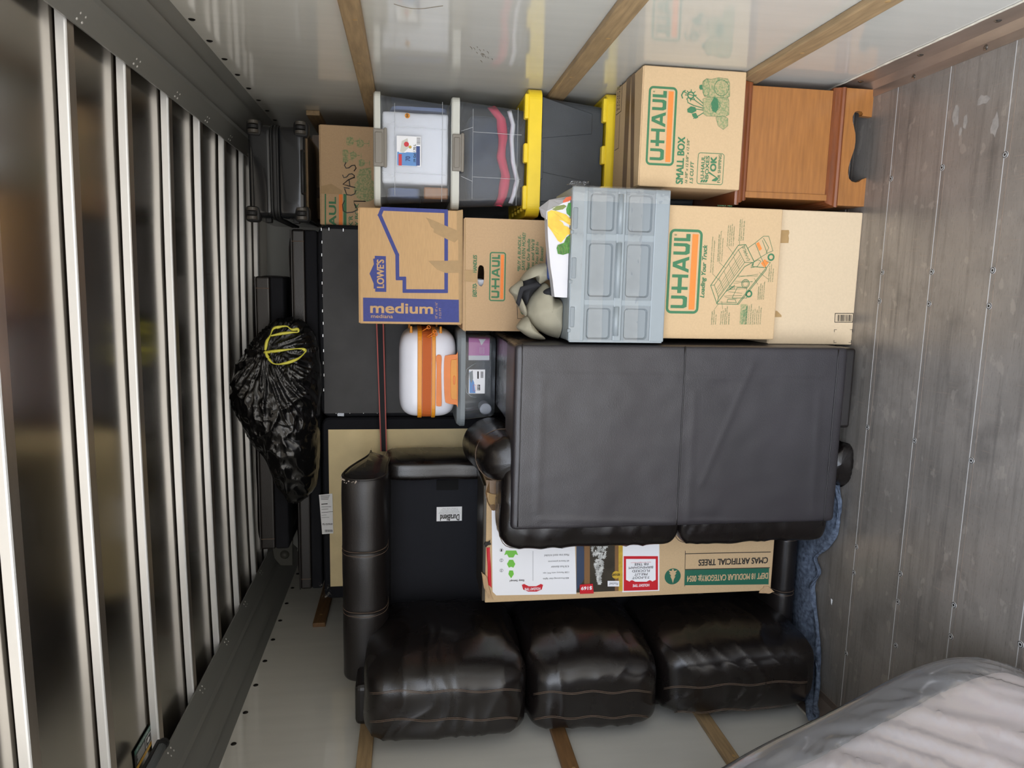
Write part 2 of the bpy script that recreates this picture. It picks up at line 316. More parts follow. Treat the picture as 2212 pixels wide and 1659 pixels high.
class Face:
    """a printed face at depth Y; rectangles are given by where the photograph shows their two corners"""
    def __init__(s, mb, Y, d='up'): s.mb = mb; s.Y = Y; s.d = d; s.k = 0
    def xz(s, px, py): p = at(px, py, s.Y); return (p.x, p.z)
    def P(s, x, z, l=0): return (x, s.Y - 0.0006 - 0.0005 * l - 4e-5 * (len(s.mb.f) % 11), z)     # each inked shape a hair above the last
    def frame(s, a, b, d=None):              # a: where reading starts, at the letters' foot; b: where it ends, at their head
        (r, u) = DIR[d or s.d]; a = Vector(s.xz(*a)); b = Vector(s.xz(*b)); q = b - a; r = Vector(r); u = Vector(u)
        return a, r * q.dot(r), u * q.dot(u)
    def text(s, txt, a, b, m=0, bold=0.0, shear=0.0, d=None, l=1, space=1.0):
        dd = d or s.d; xm, ym = (a[0] + b[0]) / 2, (a[1] + b[1]) / 2     # letter height is taken half way along the line
        if dd == 'up': z0, z1 = s.xz(a[0], ym)[1], s.xz(b[0], ym)[1]; o = Vector((s.xz(xm, a[1])[0], z0)); r = Vector((s.xz(xm, b[1])[0] - o.x, 0)); u = Vector((0, z1 - z0))
        else: x0, x1 = s.xz(xm, a[1])[0], s.xz(xm, b[1])[0]; o = Vector((x0, s.xz(a[0], ym)[1])); r = Vector((0, s.xz(b[0], ym)[1] - o.y)); u = Vector((x1 - x0, 0))
        v, f = glyphs(txt, 0, shear, space); s.mb.mi = m
        for k, (i, j) in enumerate(((0, 0),) if bold < .005 else ((0, 0), (-1, -.6), (1, -.6), (-1, .6), (1, .6))):   # heavier type: the same letters laid over again, a hair to each side
            w = (r.normalized() * i + u.normalized() * j) * u.length * bold * 1.3
            s.mb.add([s.P(*(o + w + r * x + u * y), l + .2 * k) for x, y in v], f)
    def shape(s, pts, a, b, m=0, d=None, l=0):   # outline in 0..1 of the rectangle
        o, r, u = s.frame(a, b, d); s.mb.mi = m; s.mb.poly([s.P(*(o + r * x + u * y), l) for x, y in pts])
    def rect(s, a, b, m=0, l=0): s.shape([(0, 0), (1, 0), (1, 1), (0, 1)], a, b, m, None, l)
    def pxpoly(s, pts, m=0, l=0): s.mb.mi = m; s.mb.poly([s.P(*s.xz(*p), l) for p in pts])
    def pxline(s, pts, w, m=0, l=1, closed=False):
        s.mb.mi = m; q = [Vector(s.xz(*p)) for p in pts]
        if closed: q.append(q[0])
        for a, b in zip(q[:-1], q[1:]):
            t = (b - a); L = t.length
            if L < 1e-6: continue
            t /= L; n = Vector((-t.y, t.x)) * w / 2; a2 = a - t * w * 0.4; b2 = b + t * w * 0.4
            s.mb.poly([s.P(*(a2 + n), l), s.P(*(b2 + n), l), s.P(*(b2 - n), l), s.P(*(a2 - n), l)])
    def rring(s, a, b, rad, w, m=0, l=0, d=None):     # rounded rectangular outline
        o, r, u = s.frame(a, b, d); W = r.length; Hh = u.length; rn = r / W; un = u / Hh; s.mb.mi = m
        def loop(i):
            R = max(rad - i, 0.0005); out = []
            for cx, cy, a0 in ((W - rad, rad, -90), (W - rad, Hh - rad, 0), (rad, Hh - rad, 90), (rad, rad, 180)):
                for k in range(7):
                    t = math.radians(a0 + 15 * k); out.append(o + rn * (cx + R * math.cos(t)) + un * (cy + R * math.sin(t)))
            return out
        s.mb.ring([s.P(*p, l) for p in loop(0)], [s.P(*p, l) for p in loop(w)])
    def circle(s, c, rpx, m=0, l=0, n=24, ring=0):
        cx, cz = s.xz(*c); k = rpx / FPX * s.Y; s.mb.mi = m
        o = [s.P(cx + k * math.cos(2 * PI * i / n), cz + k * math.sin(2 * PI * i / n), l) for i in range(n)]
        if ring: s.mb.ring(o, [s.P(cx + k * (1 - ring) * math.cos(2 * PI * i / n), cz + k * (1 - ring) * math.sin(2 * PI * i / n), l) for i in range(n)])
        else: s.mb.poly(o)
    def logo(s, a, b, mg=0, mo=1):           # rounded frame, block letters, orange bar
        o, r, u = s.frame(a, b); W = r.length; Hh = u.length
        s.rring(a, b, Hh * 0.16, Hh * 0.075, mg)
        q = lambda pts, m: (setattr(s.mb, 'mi', m), s.mb.poly([s.P(*(o + r * x + u * y), 1) for x, y in pts]))
        R = lambda x0, x1, y0, y1, m=mg: q([(x0, y0), (x1, y0), (x1, y1), (x0, y1)], m)
        b0, b1 = 0.37, 0.86; w = 0.036
        R(0.05, 0.945, 0.13, 0.31, mo)
        def U(x0, x1):
            q([(x0, b1), (x0, b0 + .10), (x0 + .018, b0), (x0 + w + .012, b0 + .12), (x0 + w, b0 + .16), (x0 + w, b1)], mg)
            q([(x1, b1), (x1, b0 + .10), (x1 - .018, b0), (x1 - w - .012, b0 + .12), (x1 - w, b0 + .16), (x1 - w, b1)], mg)
            R(x0 + .018, x1 - .018, b0, b0 + .125)
        U(0.065, 0.215)
        R(0.245, 0.43, b0 + .19, b0 + .31); R(0.285, 0.285 + w, b0, b1); R(0.43, 0.43 + w, b0, b1)
        q([(0.49, b0), (0.49 + w * 1.1, b0), (0.585, b1 - .12), (0.585, b1), (0.558, b1)], mg)
        q([(0.68, b0), (0.68 - w * 1.1, b0), (0.585, b1 - .12), (0.585, b1), (0.612, b1)], mg)
        R(0.525, 0.645, b0 + .10, b0 + .20)
        U(0.70, 0.835)
        R(0.86, 0.86 + w, b0, b1); R(0.86, 0.945, b0, b0 + .125)
        xs = [(0.93 + 0.010 * math.cos(2 * PI * i / 12), b1 - .04 + 0.035 * math.sin(2 * PI * i / 12)) for i in range(12)]
        s.mb.mi = mg; s.mb.ring([s.P(*(o + r * x + u * y), 1) for x, y in xs], [s.P(*(o + r * (.93 + (x - .93) * .6) + u * (b1 - .04 + (y - b1 + .04) * .6)), 1) for x, y in xs])

def corners(tl, br, Y):
    a = at(*tl, Y); b = at(*br, Y); return min(a.x, b.x), max(a.x, b.x), min(a.z, b.z), max(a.z, b.z)
#@@PART2
# ================================================================== the truck body
XR, XL, YB, YF, HB, HS = 0.745, -1.655, 0.45, 4.25, 0.75, 0.783   # side walls, open rear, front wall, bow and roof heights over the camera
ZR, ZS = HC + HB, HC + HS
# floor
mb = MB(); mb.box(XL - 0.03, XR + 0.03, YB, YF + 0.03, -0.06, 0)
floor = struct(mb.build('floor', 'bed_floor'))
mb = MB()
for k in range(-14, 9):
    y = 2.337 + 0.2425 * k
    if YB + 0.05 < y < YF - 0.05:
        mb.box(XL + 0.03, XR - 0.03, y - 0.0011, y + 0.0011, 0, 0.0008); mb.mi = 1; mb.box(XL + 0.03, XR - 0.03, y - 0.0185, y - 0.0175, 0, 0.0005); mb.mi = 0
mb.build('plank_seams', ['seam_metal', 'scuff_metal'], floor)
first = None
for p in [(1925, 386), (2035.6, 362), (2172, 334), (1906, 588), (2013, 587), (2145, 584), (1900, 650), (2007, 656), (2137, 661), (1850, 1181), (1844.6, 1237), (1828, 1411), (1945, 1239), (1940, 1300), (1935, 1394), (2061, 1307), (2054, 1375), (2205, 1392), (1874, 923), (1976, 952), (2099, 995)]:
    q = on_floor(*p)
    if first is None:
        mb = MB(); mb.lathe([(0.0001, 0.0016), (0.0032, 0.0018), (0.0034, 0.0008), (0.006, 0.001), (0.0085, 0.0016), (0.0098, 0)], q, (0, 0, 1), 16); mb.mi = 1; mb.lathe([(0.0001, 0.0022), (0.0036, 0.0020)], q, (0, 0, 1), 12); mb.lathe([(0.0075, 0.0021), (0.0092, 0.0012)], q, (0, 0, 1), 16); first = mb.build('floor_screw', ['seam_metal', 'dark_steel'], floor, smooth=True); f0 = q
    else: copies(first, [q - f0])
# scuffed-away paint patches and gouges on the floor
mb = MB()
for c, w, h, rot in [((2065, 250), .05, .02, .3), ((2085, 262), .03, .012, .5), ((2125, 215), .02, .03, 0), ((2150, 270), .04, .018, .4), ((2075, 285), .02, .008, .2)]:
    q = on_floor(*c); mb.poly([(q.x + w * (.5 + .5 * random.random()) * math.cos(t), q.y + h * (.5 + .5 * random.random()) * math.sin(t), 0.0005) for t in [2 * PI * i / 14 + rot for i in range(14)]])
mb.build('worn_patches', 'floor_wear', floor)
q = on_floor(1797, 1300); mb = MB(); mb.add([q + Vector((-.012, -.003, .0012)), q + Vector((.010, -.004, .0008)), q + Vector((.013, .002, .004)), q + Vector((-.008, .003, .0012))], [(0, 1, 2, 3)]); o = mb.build('paper_scrap', 'paper'); o.modifiers.new('t', 'SOLIDIFY').thickness = .0006; tag(o, 'tiny white paper scrap on the dark floor beside the moving blanket', 'scrap')
# side walls: glossy white panels
for side, x0, x1 in (('right', XR, XR + 0.03), ('left', XL - 0.03, XL)):
    mb = MB(); mb.box(x0, x1, YB, YF, 0, ZS + 0.02); w = struct(mb.build('wall_' + side, 'wall_panel'))
    xs = XR if side == 'right' else XL; sg = -1 if side == 'right' else 1
    zr = HC + (0.628 if side == 'right' else 0.617); st = 0.189
    mb = MB(); y0 = 2.32 if side == 'right' else 2.454
    mb.lathe([(0.0001, 0.0042), (0.005, 0.0038), (0.0085, 0.002), (0.0105, 0)], (xs, y0, zr), (sg, 0, 0), 12); r = mb.build('rivet', 'dark_steel', w, smooth=True)
    copies(r, [(0, st * k, 0) for k in range(-6, 10) if k])
    # wooden tie rails
    rails = [(1.817, .058, YB, 3.6, 'rail_wood'), (1.085, .066, YB, 3.9, 'rail_wood'), (0.468, .072, YB, 3.9, 'rail_wood'), (2.082, .060, 3.395, 4.0, 'rail_wood')] if side == 'right' else \
            [(1.808, .052, YB, 3.6, 'rail_wood'), (1.106, .056, YB, 3.9, 'rail_wood_dark'), (0.527, .052, YB, 3.9, 'rail_wood'), (2.082, .060, 3.31, 4.0, 'rail_wood_dark')]
    for z, hh, ya, yb, m in rails:
        mb = MB(); mb.rbox(xs, xs + sg * 0.022, ya, yb, z - hh / 2, z + hh / 2, 0.004, 2); o = mb.build('tie_rail', m, w)
        mb = MB(); yy = max(ya + .09, 1.75); mb.lathe([(0.0001, 0.0004), (0.006, 0.0006), (0.0075, 0)], (xs + sg * 0.022, yy, z), (sg, 0, 0), 10); sc = mb.build('rail_screw', 'kraft_tape', o, smooth=True)
        copies(sc, [(0, 0.41 * k, 0.008 * (-1) ** k) for k in range(1, 4) if yy + 0.41 * k < yb - .05])
    # metal kick strip where wall meets floor, with a ragged bead of caulk
    mb = MB(); mb.prism([(xs, YB, 0), (xs, YB, 0.105), (xs + sg * 0.004, YB, 0.105), (xs + sg * 0.006, YB, 0.03), (xs + sg * 0.024, YB, 0.004), (xs + sg * 0.05, YB, 0.0025), (xs + sg * 0.05, YB, 0)], (0, YF - YB, 0))
    k = struct(mb.build('baseboard_' + side, 'scuff_metal'))
    mb = MB(); n = 260
    mb.grid(lambda u, v: (xs + sg * (0.0045 * math.sin(PI * v) + 0.001), YB + (YF - YB) * u, 0.108 + 0.008 * (v - .5) * (1 + 1.2 * nz((u * 60, 0, v), 1.2)) + 0.002 * nz((u * 200, v, 0), 1)), n, 5)
    mb.build('caulk_bead', 'caulk', k, smooth=True)
    mb = MB(); mb.lathe([(0.0001, 0.003), (0.006, 0.003), (0.008, 0.0015), (0.010, 0)], (xs + sg * 0.005, 1.55, 0.068), (sg, 0, 0), 12); s1 = mb.build('wall_screw', 'rivet_steel', k, smooth=True)
    copies(s1, [(0, 0.30 * i, 0) for i in range(-2, 5) if i])
    mb = MB(); mb.lathe([(0.0001, 0.003), (0.005, 0.003), (0.007, 0.0015), (0.009, 0)], (xs + sg * 0.036, 1.66, 0.0035), (0, 0, 1), 12); s2 = mb.build('floor_screw', 'rivet_steel', k, smooth=True)
    copies(s2, [(0, 0.30 * i, 0) for i in range(-2, 5) if i])
random.seed(11); wr_ = bpy.data.objects['wall_right']; mb = MB()
for k in range(16):
    y = 2.45 + random.uniform(-.07, .07); z = 1.42 + random.uniform(-.025, .025) + (y - 2.45) * -.35; L = random.uniform(.01, .03)
    mb.tube([(XR - .0003, y, z), (XR - .0006, y + L * .5, z - L * .25), (XR - .0003, y + L, z - L * .3)], .0008, 4)
mb.build('scuff_marks', 'print_grey', wr_)
mb = MB(); mb.tube([(XR - .0003, 2.08 + .022 * math.sin(k * .35), 1.60 - .012 * k + .10) for k in range(12)], .0012, 4); mb.build('scuff_line', 'print_grey', wr_)
mb = MB(); mb.box(XL, XR, YF, YF + 0.03, 0, ZS + 0.04); struct(mb.build('wall_front', 'front_panel'))
# roof: thin metal sheet, slightly crowned, over flat bows
crown = lambda x: 0.014 * (1 - ((x - (XR + XL) / 2) / 1.2) ** 2)
mb = MB(); mb.grid(lambda u, v: (XL + (XR - XL) * u, YB + (YF - YB) * v, ZS + crown(XL + (XR - XL) * u) + 0.0016 * nz((u * 2.4, v * 5.0, 0), 2.2)), 50, 110)
mb.grid(lambda u, v: (XL + (XR - XL) * u, YB + (YF - YB) * v, ZS + 0.03 + crown(XL + (XR - XL) * u)), 20, 4)
roof = struct(mb.build('ceiling', 'roof_sheet', smooth=True, recalc=False))
XC0, XC1 = XR - 0.182, XL + 0.181            # where the coves meet the roof bows
for y in [1.46 - 0.345 * k for k in range(7, 0, -1)] + [1.46, 1.81, 2.15, 2.50, 2.85, 3.20, 3.56, 3.87]:
    mb = MB(); prof = [(0.010, 0.0022), (0.000, 0.0), (0.0, -0.018), (0.002, -0.021), (0.006, -0.0225), (0.040, -0.0225), (0.042, -0.018), (0.042, 0.002), (0.010, 0.002)]
    n = 24; rows = []
    for i in range(n):
        x = XL + 0.05 + (XR - XL - 0.1) * i / (n - 1); rows.append([(x, y + a, ZS - 0.004 + crown(x) + b - 0.002) for a, b in prof])
    for i in range(n - 1):
        for j in range(len(prof) - 1):
            mb.mi = 1 if j >= 4 else 0; mb.add([rows[i][j], rows[i][j + 1], rows[i + 1][j + 1], rows[i + 1][j]], [(0, 1, 2, 3)])
    mb.build('roof_bow', ['bow_web_lit', 'bow_underside_tan'], roof)
# coves: folded grey metal down each side
for side, sg, xs, zl in (('right', -1, XR, HC + 0.646), ('left', 1, XL, HC + 0.636)):
    w, h = 0.182, ZR - zl
    prof = [(0, 0), (0.10, 0.16), (0.22, 0.34), (0.24, 0.20), (0.31, 0.30), (0.48, 0.58), (0.60, 0.74), (0.625, 0.62), (0.66, 0.72), (1.0, 1.0), (1.0, 1.04), (0.6, 1.12), (-0.02, 1.12), (-0.02, 0)]
    mb = MB(); mb.prism([(xs + sg * w * a, YB, zl + h * b) for a, b in prof], (0, YF - YB, 0))
    cv = struct(mb.build('trim_1' if side == 'right' else 'trim_2', 'cove_grey'))
    nrm = Vector((sg * -h, 0, -w)).normalized() if False else Vector((sg * h * 0.3, 0, -w)).normalized()
    r = None
    for y in (1.48, 1.83, 2.17, 2.52, 2.87, 3.22, 3.58):
        for da, dy in ((0.94, 0.006), (0.94, 0.032), (0.86, 0.012), (0.86, 0.038)):
            q = Vector((xs + sg * w * da, y + dy, zl + h * (0.76 + (da - 0.66) / 0.34 * 0.24)))
            if r is None:
                mb = MB(); mb.lathe([(0.0001, 0.003), (0.0025, 0.0025), (0.0040, 0)], q, nrm, 10); r = mb.build('rivet', 'seam_metal', cv, smooth=True); q0 = q
            else: copies(r, [q - q0])
# grey corner bracket with a round cap, front left
t = thing('corner_bracket', 'grey metal corner bracket with a round domed cap beside the hanging black cushions', 'bracket', (XL + 0.03, 3.9, HC + 0.45))
a = [at(x, y, 3.75) for x, y in [(588, 1185), (592, 1205), (597, 1212), (606, 1222), (632, 1222), (632, 1150), (612, 1150), (596, 1168)]]
mb = MB(); mb.prism(a, (0, 0.02, 0)); mb.build('plate', 'bracket', t, bevel=0.003)
mb = MB(); mb.lathe([(0.0001, 0.022), (0.011, 0.020), (0.019, 0.012), (0.024, 0)], at(615, 1198, 3.75), (0, -1, 0), 20); mb.build('domed_cap', 'bracket', t, smooth=True)
# strip light and its warning sticker near the left cove
p = at(352, 1608, 1.0); k = (ZS - 0.052 - HC) / (p.z - HC); p = at(352, 1608, k)
t = thing('strip_light', 'clear ribbed tube light with black end cap on the metal ceiling', 'light', (p.x, p.y, p.z - 0.03))
mb = MB(); mb.cyl((p.x, p.y - 0.5, p.z), (p.x, p.y, p.z), 0.0125, 24)
for i in range(24):
    u = 2 * PI * i / 24; mb.cyl((p.x + .0126 * math.cos(u), p.y - .49, p.z + .0126 * math.sin(u)), (p.x + .0126 * math.cos(u), p.y, p.z + .0126 * math.sin(u)), 0.0008, 5)
mb.build('tube_cover', 'tube_cover', t, smooth=True)
mb = MB(); mb.cyl((p.x, p.y - 0.012, p.z), (p.x, p.y + 0.012, p.z), 0.0145, 24); mb.cyl((p.x, p.y + .002, p.z), (p.x, p.y + 0.008, p.z), 0.0165, 24); mb.cyl((p.x, p.y + .012, p.z), (p.x, p.y + 0.018, p.z), 0.007, 12); mb.build('end_cap', 'rubber', t)
mb = MB(); mb.rbox(p.x - .010, p.x + .012, p.y - .5, p.y + .01, p.z + .008, ZR + .0005, .003); mb.build('mounting_base', 'rubber', t)
# sticker on the ceiling: corners where the photo shows them
def on_roof(px, py, z):
    d = RM @ Vector((px - 1106.0, 829.5 - py, -FPX)); k = (z - HC) / d.z; return Vector((d.x * k, d.y * k, z))
A = on_roof(331, 1556, ZS); x1 = A.x; ya = A.y - .015; Bq = on_roof(299, 1616, ZS); yb = Bq.y; x0 = x1 - 0.115
zst = ZS + crown(x1) - 0.004
t = thing('warning_sticker', 'black, green and yellow warning sticker on the metal ceiling beside the tube light', 'sticker', ((x0 + x1) / 2, ya, zst))
x0 = x1 - .068; L = .135; yb = ya - L
mb = MB(); mb.box(x0, x1, yb, ya, zst, zst + .001); mb.mi = 1; mb.poly([(x1, ya, zst - .0004), (x1, yb, zst - .0004), (x1 - .015, yb, zst - .0004), (x1 - .015, ya, zst - .0004)])
mb.mi = 2; mb.poly([(x0, ya, zst - .0004), (x0, yb, zst - .0004), (x0 + .012, yb, zst - .0004), (x0 + .012, ya, zst - .0004)])
mb.mi = 3; sq = [(x0 + .016, ya - .006), (x0 + .016, ya - .05), (x0 + .049, ya - .05), (x0 + .049, ya - .006)]
cxm = x0 + .0325; cym = ya - .028
mb.poly([(cxm + .008 * math.cos(k), cym + .012 * math.sin(k), zst - .0006) for k in range(6)])
mb.ring([(a, b, zst - .0005) for a, b in sq], [(cxm + (a - cxm) * .82, cym + (b - cym) * .82, zst - .0005) for a, b in sq])
for i in range(7): mb.poly([(x0 + .018 + i * .0044, ya - .058, zst - .0005), (x0 + .0198 + i * .0044, ya - .058, zst - .0005), (x0 + .0198 + i * .0044, ya - .11 - .015 * random.random(), zst - .0005), (x0 + .018 + i * .0044, ya - .115, zst - .0005)])
def laid(txt, xa, xb, y1, y0, m):            # text that reads along -Y on the underside of the roof, letter heads towards +X
    v, f = glyphs(txt); mb.mi = m; mb.add([(xa + (xb - xa) * b, y1 + (y0 - y1) * a, zst - .0006) for a, b in v], f)
laid('TO TURN CARGO LIGHT ON', x1 - .012, x1 - .003, ya - .008, ya - .12, 3)
laid('= = = = = = = =', x0 + .004, x0 + .009, ya - .008, ya - .125, 0)
mb.build('sticker_face', ['sticker_black', 'sticker_green', 'sticker_yellow', 'paper'], t, recalc=False)

# ================================================================== boxes and cabinet standing on the floor against the right wall
def carton(name, label, tl, br, Y, D, m='cardboard', top_seam=True, hole=None, group=None, floorz=None):
    x0, x1, z0, z1 = corners(tl, br, Y)
    if floorz is not None: z0 = floorz
    t = thing(name, label, 'box', ((x0 + x1) / 2, Y + D / 2, z0), group)
    mb = MB(); mb.rbox(x0, x1, Y, Y + D, z0, z1, 0.004, 2)
    mb.build('carton', m, t)
    # top flaps: two outer flaps meeting at a seam
    mb = MB(); ym = Y + D / 2
    mb.box(x0 + .003, x1 - .003, Y + .003, ym - .0015, z1, z1 + .003); mb.box(x0 + .003, x1 - .003, ym + .0015, Y + D - .003, z1, z1 + .003); mb.build('top_flap', m, t)
    return t, (x0, x1, z0, z1)
# nightstand, side on
YN = 2.470
x0, x1, z0, z1 = corners((1590, 172), (1885, 445), YN); z0 = 0
DN = 0.86; X0, X1 = 0.318, 0.717
t = thing('nightstand', 'reddish brown wooden nightstand with scalloped bracket foot, side on against the right wall', 'nightstand', ((X0 + X1) / 2, YN + DN / 2, 0))
zt = at(1592, 300, YN).z; zm = at(1803, 300, YN).z
mb = MB(); mb.box(X0 + .008, X1 - .004, YN + .014, YN + DN, zm - .01, zt - .045); mb.build('case', 'cherry_wood', t, bevel=.002)
mb = MB(); mb.box(X0 + .008, X0 + .030, YN + .008, YN + .016, zm, zt - .045); mb.build('corner_stile', 'cherry_wood', t, bevel=.002)
mb = MB()
def mould(prof, ya): # mouldings that run round the case; prof is (out, z)
    for (o0, a0), (o1, a1) in zip(prof[:-1], prof[1:]):
        mb.add([(X0 - o0, ya - o0, a0), (X1 + .004, ya - o0, a0), (X1 + .004, ya - o1, a1), (X0 - o1, ya - o1, a1)], [(0, 1, 2, 3)])
        mb.add([(X0 - o0, ya - o0, a0), (X0 - o0, YN + DN, a0), (X0 - o1, YN + DN, a1), (X0 - o1, ya - o1, a1)], [(0, 1, 2, 3)])
    o0 = prof[0]; o1 = prof[-1]
mould([(-.02, zt - .052), (0.0, zt - .052), (.004, zt - .045), (.004, zt - .038), (.010, zt - .030), (.012, zt - .024), (.012, zt - .018), (.020, zt - .016), (.022, zt - .008), (.020, zt), (-.05, zt)], YN + .010)
mb.box(X0 + .02, X1, YN + .03, YN + DN, zt - .05, zt - .001); mb.build('top', 'cherry_dark', t)
mb = MB(); mould([(-.02, zm + .012), (-.004, zm + .012), (.003, zm + .006), (.003, zm + .001), (.008, zm - .004), (.008, zm - .010), (.014, zm - .014), (.016, zm - .022), (.014, zm - .028), (-.02, zm - .028)], YN + .008)
mb.build('base_moulding', 'cherry_dark', t)
# scalloped foot board cut as in the photo (pixel outline of the cut-out)
cut = [(1868, 252), (1862, 250), (1864, 246), (1861, 241), (1853, 239.5), (1848, 241), (1845, 245), (1842, 252), (1842, 262), (1845, 275), (1848, 290), (1848, 305), (1846, 320), (1841, 335), (1836, 350), (1833, 362), (1832, 375), (1834, 386), (1840, 392), (1848, 394), (1855, 393), (1861, 388), (1865, 384)]
cw = [at(px, py, YN) for px, py in cut]
cw[0].z = 0; cw[-1].z = 0
cut2 = [(c.x, max(0, c.z - .0)) for c in cw]
zb = zm - .024; outline = [(X1 + .004, zb), (X0 - .008, zb), (X0 - .008, 0), (cut2[-1][0], 0)] + [p for p in reversed(cut2[:-1])][0:] + [(cut2[0][0], 0), (X1 + .004, 0)]
b = bmesh.new()
bv = [b.verts.new((x, YN, z)) for x, z in outline]; f = b.faces.new(bv); r = bmesh.ops.extrude_face_region(b, geom=[f])
for g in r['geom']:
    if isinstance(g, bmesh.types.BMVert): g.co.y += .02
bmesh.ops.triangulate(b, faces=[g for g in b.faces if len(g.verts) > 4])
mb = MB(); mb.from_bm(b); mb.build('foot_board', 'cherry_wood', t)
mb = MB(); mb.box(X0 - .008, X0 + .012, YN + .02, YN + .16, 0, zb); mb.box(X0 - .008, X0 + .012, YN + DN - .14, YN + DN, 0, zb); mb.box(X1 - .016, X1 + .004, YN + .02, YN + DN, 0, zb); mb.build('side_foot', 'cherry_wood', t)

# small carton on the nightstand
ZN = zt
YS = 2.425
t, (a0, a1, b0, b1) = carton('cardboard_box', 'small moving box with green kettle and pot print on the brown nightstand', (1392, 140), (1580, 410), YS, 0.32, floorz=ZN)
mb = MB(); F = Face(mb, YS)
F.logo((1455, 359), (1402, 185))
F.text('SMALL BOX', (1477, 397), (1462, 296), 0, .035)
F.text('16 3/8" x 12 5/8" x 12 5/8"', (1486.8, 396), (1481.2, 300), 0, .012, .2)
F.text('1.5 CU FT', (1497.5, 396), (1490.3, 349), 0, .03, .2)
F.rring((1561, 400), (1508, 329), .010, .0022, 0)
F.text('U-HAUL', (1521.5, 386), (1514, 337), 0, .03); F.text('BOXES', (1531, 386), (1523.5, 337), 0, .03); F.text('OK', (1547, 370), (1534.5, 339), 0, .05); F.text('FOR SHIPPING', (1557, 395), (1550.5, 334), 0, .015)
F.pxpoly([(1537, 391), (1539, 388), (1546, 384), (1530, 374), (1532, 371), (1552, 386), (1546, 392)], 0, 1)
for k in range(3):
    F.pxpoly([(1512 + k * 5, 394), (1516 + k * 5, 394), (1519 + k * 5, 388), (1515 + k * 5, 388)], 0, 1)
# printed pots, canister and utensils
F.pxpoly([(1516, 186), (1518, 176), (1526, 170), (1536, 172), (1552, 168), (1572, 171), (1576, 180), (1576, 208), (1570, 212), (1530, 210), (1520, 206)], 2, 0)
F.pxpoly([(1510, 190), (1511, 184), (1517, 183), (1517, 194), (1512, 194)], 0, 1)
F.pxpoly([(1518, 190), (1521, 174), (1528, 172), (1532, 184), (1531, 204), (1522, 209), (1518, 200)], 2, 1)
F.pxpoly([(1518, 214), (1530, 210), (1572, 212), (1574, 218), (1574, 248), (1566, 252), (1526, 251), (1519, 246)], 2, 1)
F.pxpoly([(1536, 222), (1542, 210), (1550, 214), (1552, 232), (1546, 244), (1538, 240)], 0, 2)
F.pxpoly([(1546, 254), (1560, 250), (1572, 256), (1572, 272), (1562, 280), (1551, 272)], 2, 1)
for sp in ([(1519, 224), (1502, 208), (1488, 204), (1476, 198)], [(1519, 230), (1500, 216), (1490, 214)], [(1519, 238), (1504, 236), (1494, 240)], [(1519, 244), (1506, 252), (1498, 256)], [(1519, 234), (1498, 228), (1486, 222), (1484, 214)]): F.pxline(sp, .0028, 0, 1)
F.pxpoly([(1484, 236), (1492, 230), (1502, 232), (1504, 240), (1494, 245), (1485, 243)], 0, 2); F.pxpoly([(1494, 246), (1503, 244), (1508, 254), (1502, 257), (1496, 252)], 0, 2)
F.pxline([(1474, 212), (1472, 206), (1476, 198), (1480, 196)], .004, 0, 2)
for ol in ([(1516, 186), (1518, 176), (1526, 170), (1536, 172), (1552, 168), (1572, 171), (1576, 180), (1576, 208), (1570, 212), (1530, 210), (1520, 206)], [(1518, 214), (1530, 210), (1572, 212), (1574, 218), (1574, 248), (1566, 252), (1526, 251), (1519, 246)], [(1546, 254), (1560, 250), (1572, 256), (1572, 272), (1562, 280), (1551, 272)], [(1518, 190), (1521, 174), (1528, 172), (1532, 184), (1531, 204), (1522, 209), (1518, 200)]): F.pxline(ol, .0009, 0, 2, True)
F.circle((1558, 190), 17, 0, 2, 28, .06); F.circle((1545, 228), 11, 0, 2, 24, .1)
for k in range(8): F.pxline([(1492 + 7 * math.cos(k * .8), 206 + 7 * math.sin(k * .8)), (1492 + 12 * math.cos(k * .8), 206 + 12 * math.sin(k * .8))], .003, 0, 1)
F.circle((1492, 206), 8, 0, 1, 20, .35)
F.text('Reusable. Recyclable. Made in USA.', (1535, 157), (1537, 154), 0, d='right')
F.text('U-HAUL SMALL', (1478, 143), (1508, 141), 0, d='right')
mb.build('printing', ['print_green', 'print_orange', 'print_green_soft'], t, recalc=False)
mb = MB(); zt2 = b1 + .0035                                             # brown tape and a scribbled note on the top flaps
mb.box(a0 - .001, a1 + .001, YS + .135, YS + .185, zt2, zt2 + .0006); mb.add([(a0, YS + .05, zt2 + .0004), (a0, YS + .085, zt2 + .0004), (a1, YS + .13, zt2 + .0004), (a1, YS + .09, zt2 + .0004)], [(0, 1, 2, 3)]); mb.build('packing_tape', 'brown_tape', t)
mb = MB()
for w in ([(0.30, .24), (.405, .24)], [(.405, .24), (.405, .305)], [(.30, .24), (.30, .305)], [(.17, .255), (.29, .255)], [(.17, .255), (.17, .305)]):
    (xa, ya), (xb, yb) = [(a0 + p[0], YS + p[1]) for p in w]; mb.box(min(xa, xb) - .0012, max(xa, xb) + .0012, min(ya, yb) - .0012, max(ya, yb) + .0012, zt2, zt2 + .0003)
for ln, yy in (('STUDY', .285), ('LIVING', .262)):
    v, f = glyphs(ln, 0, .2); mb.add([(a0 + .31 + .09 * a, YS + yy + .014 * b_, zt2 + .0006) for a, b_ in v], f)
mb.build('handwriting', 'marker', t)

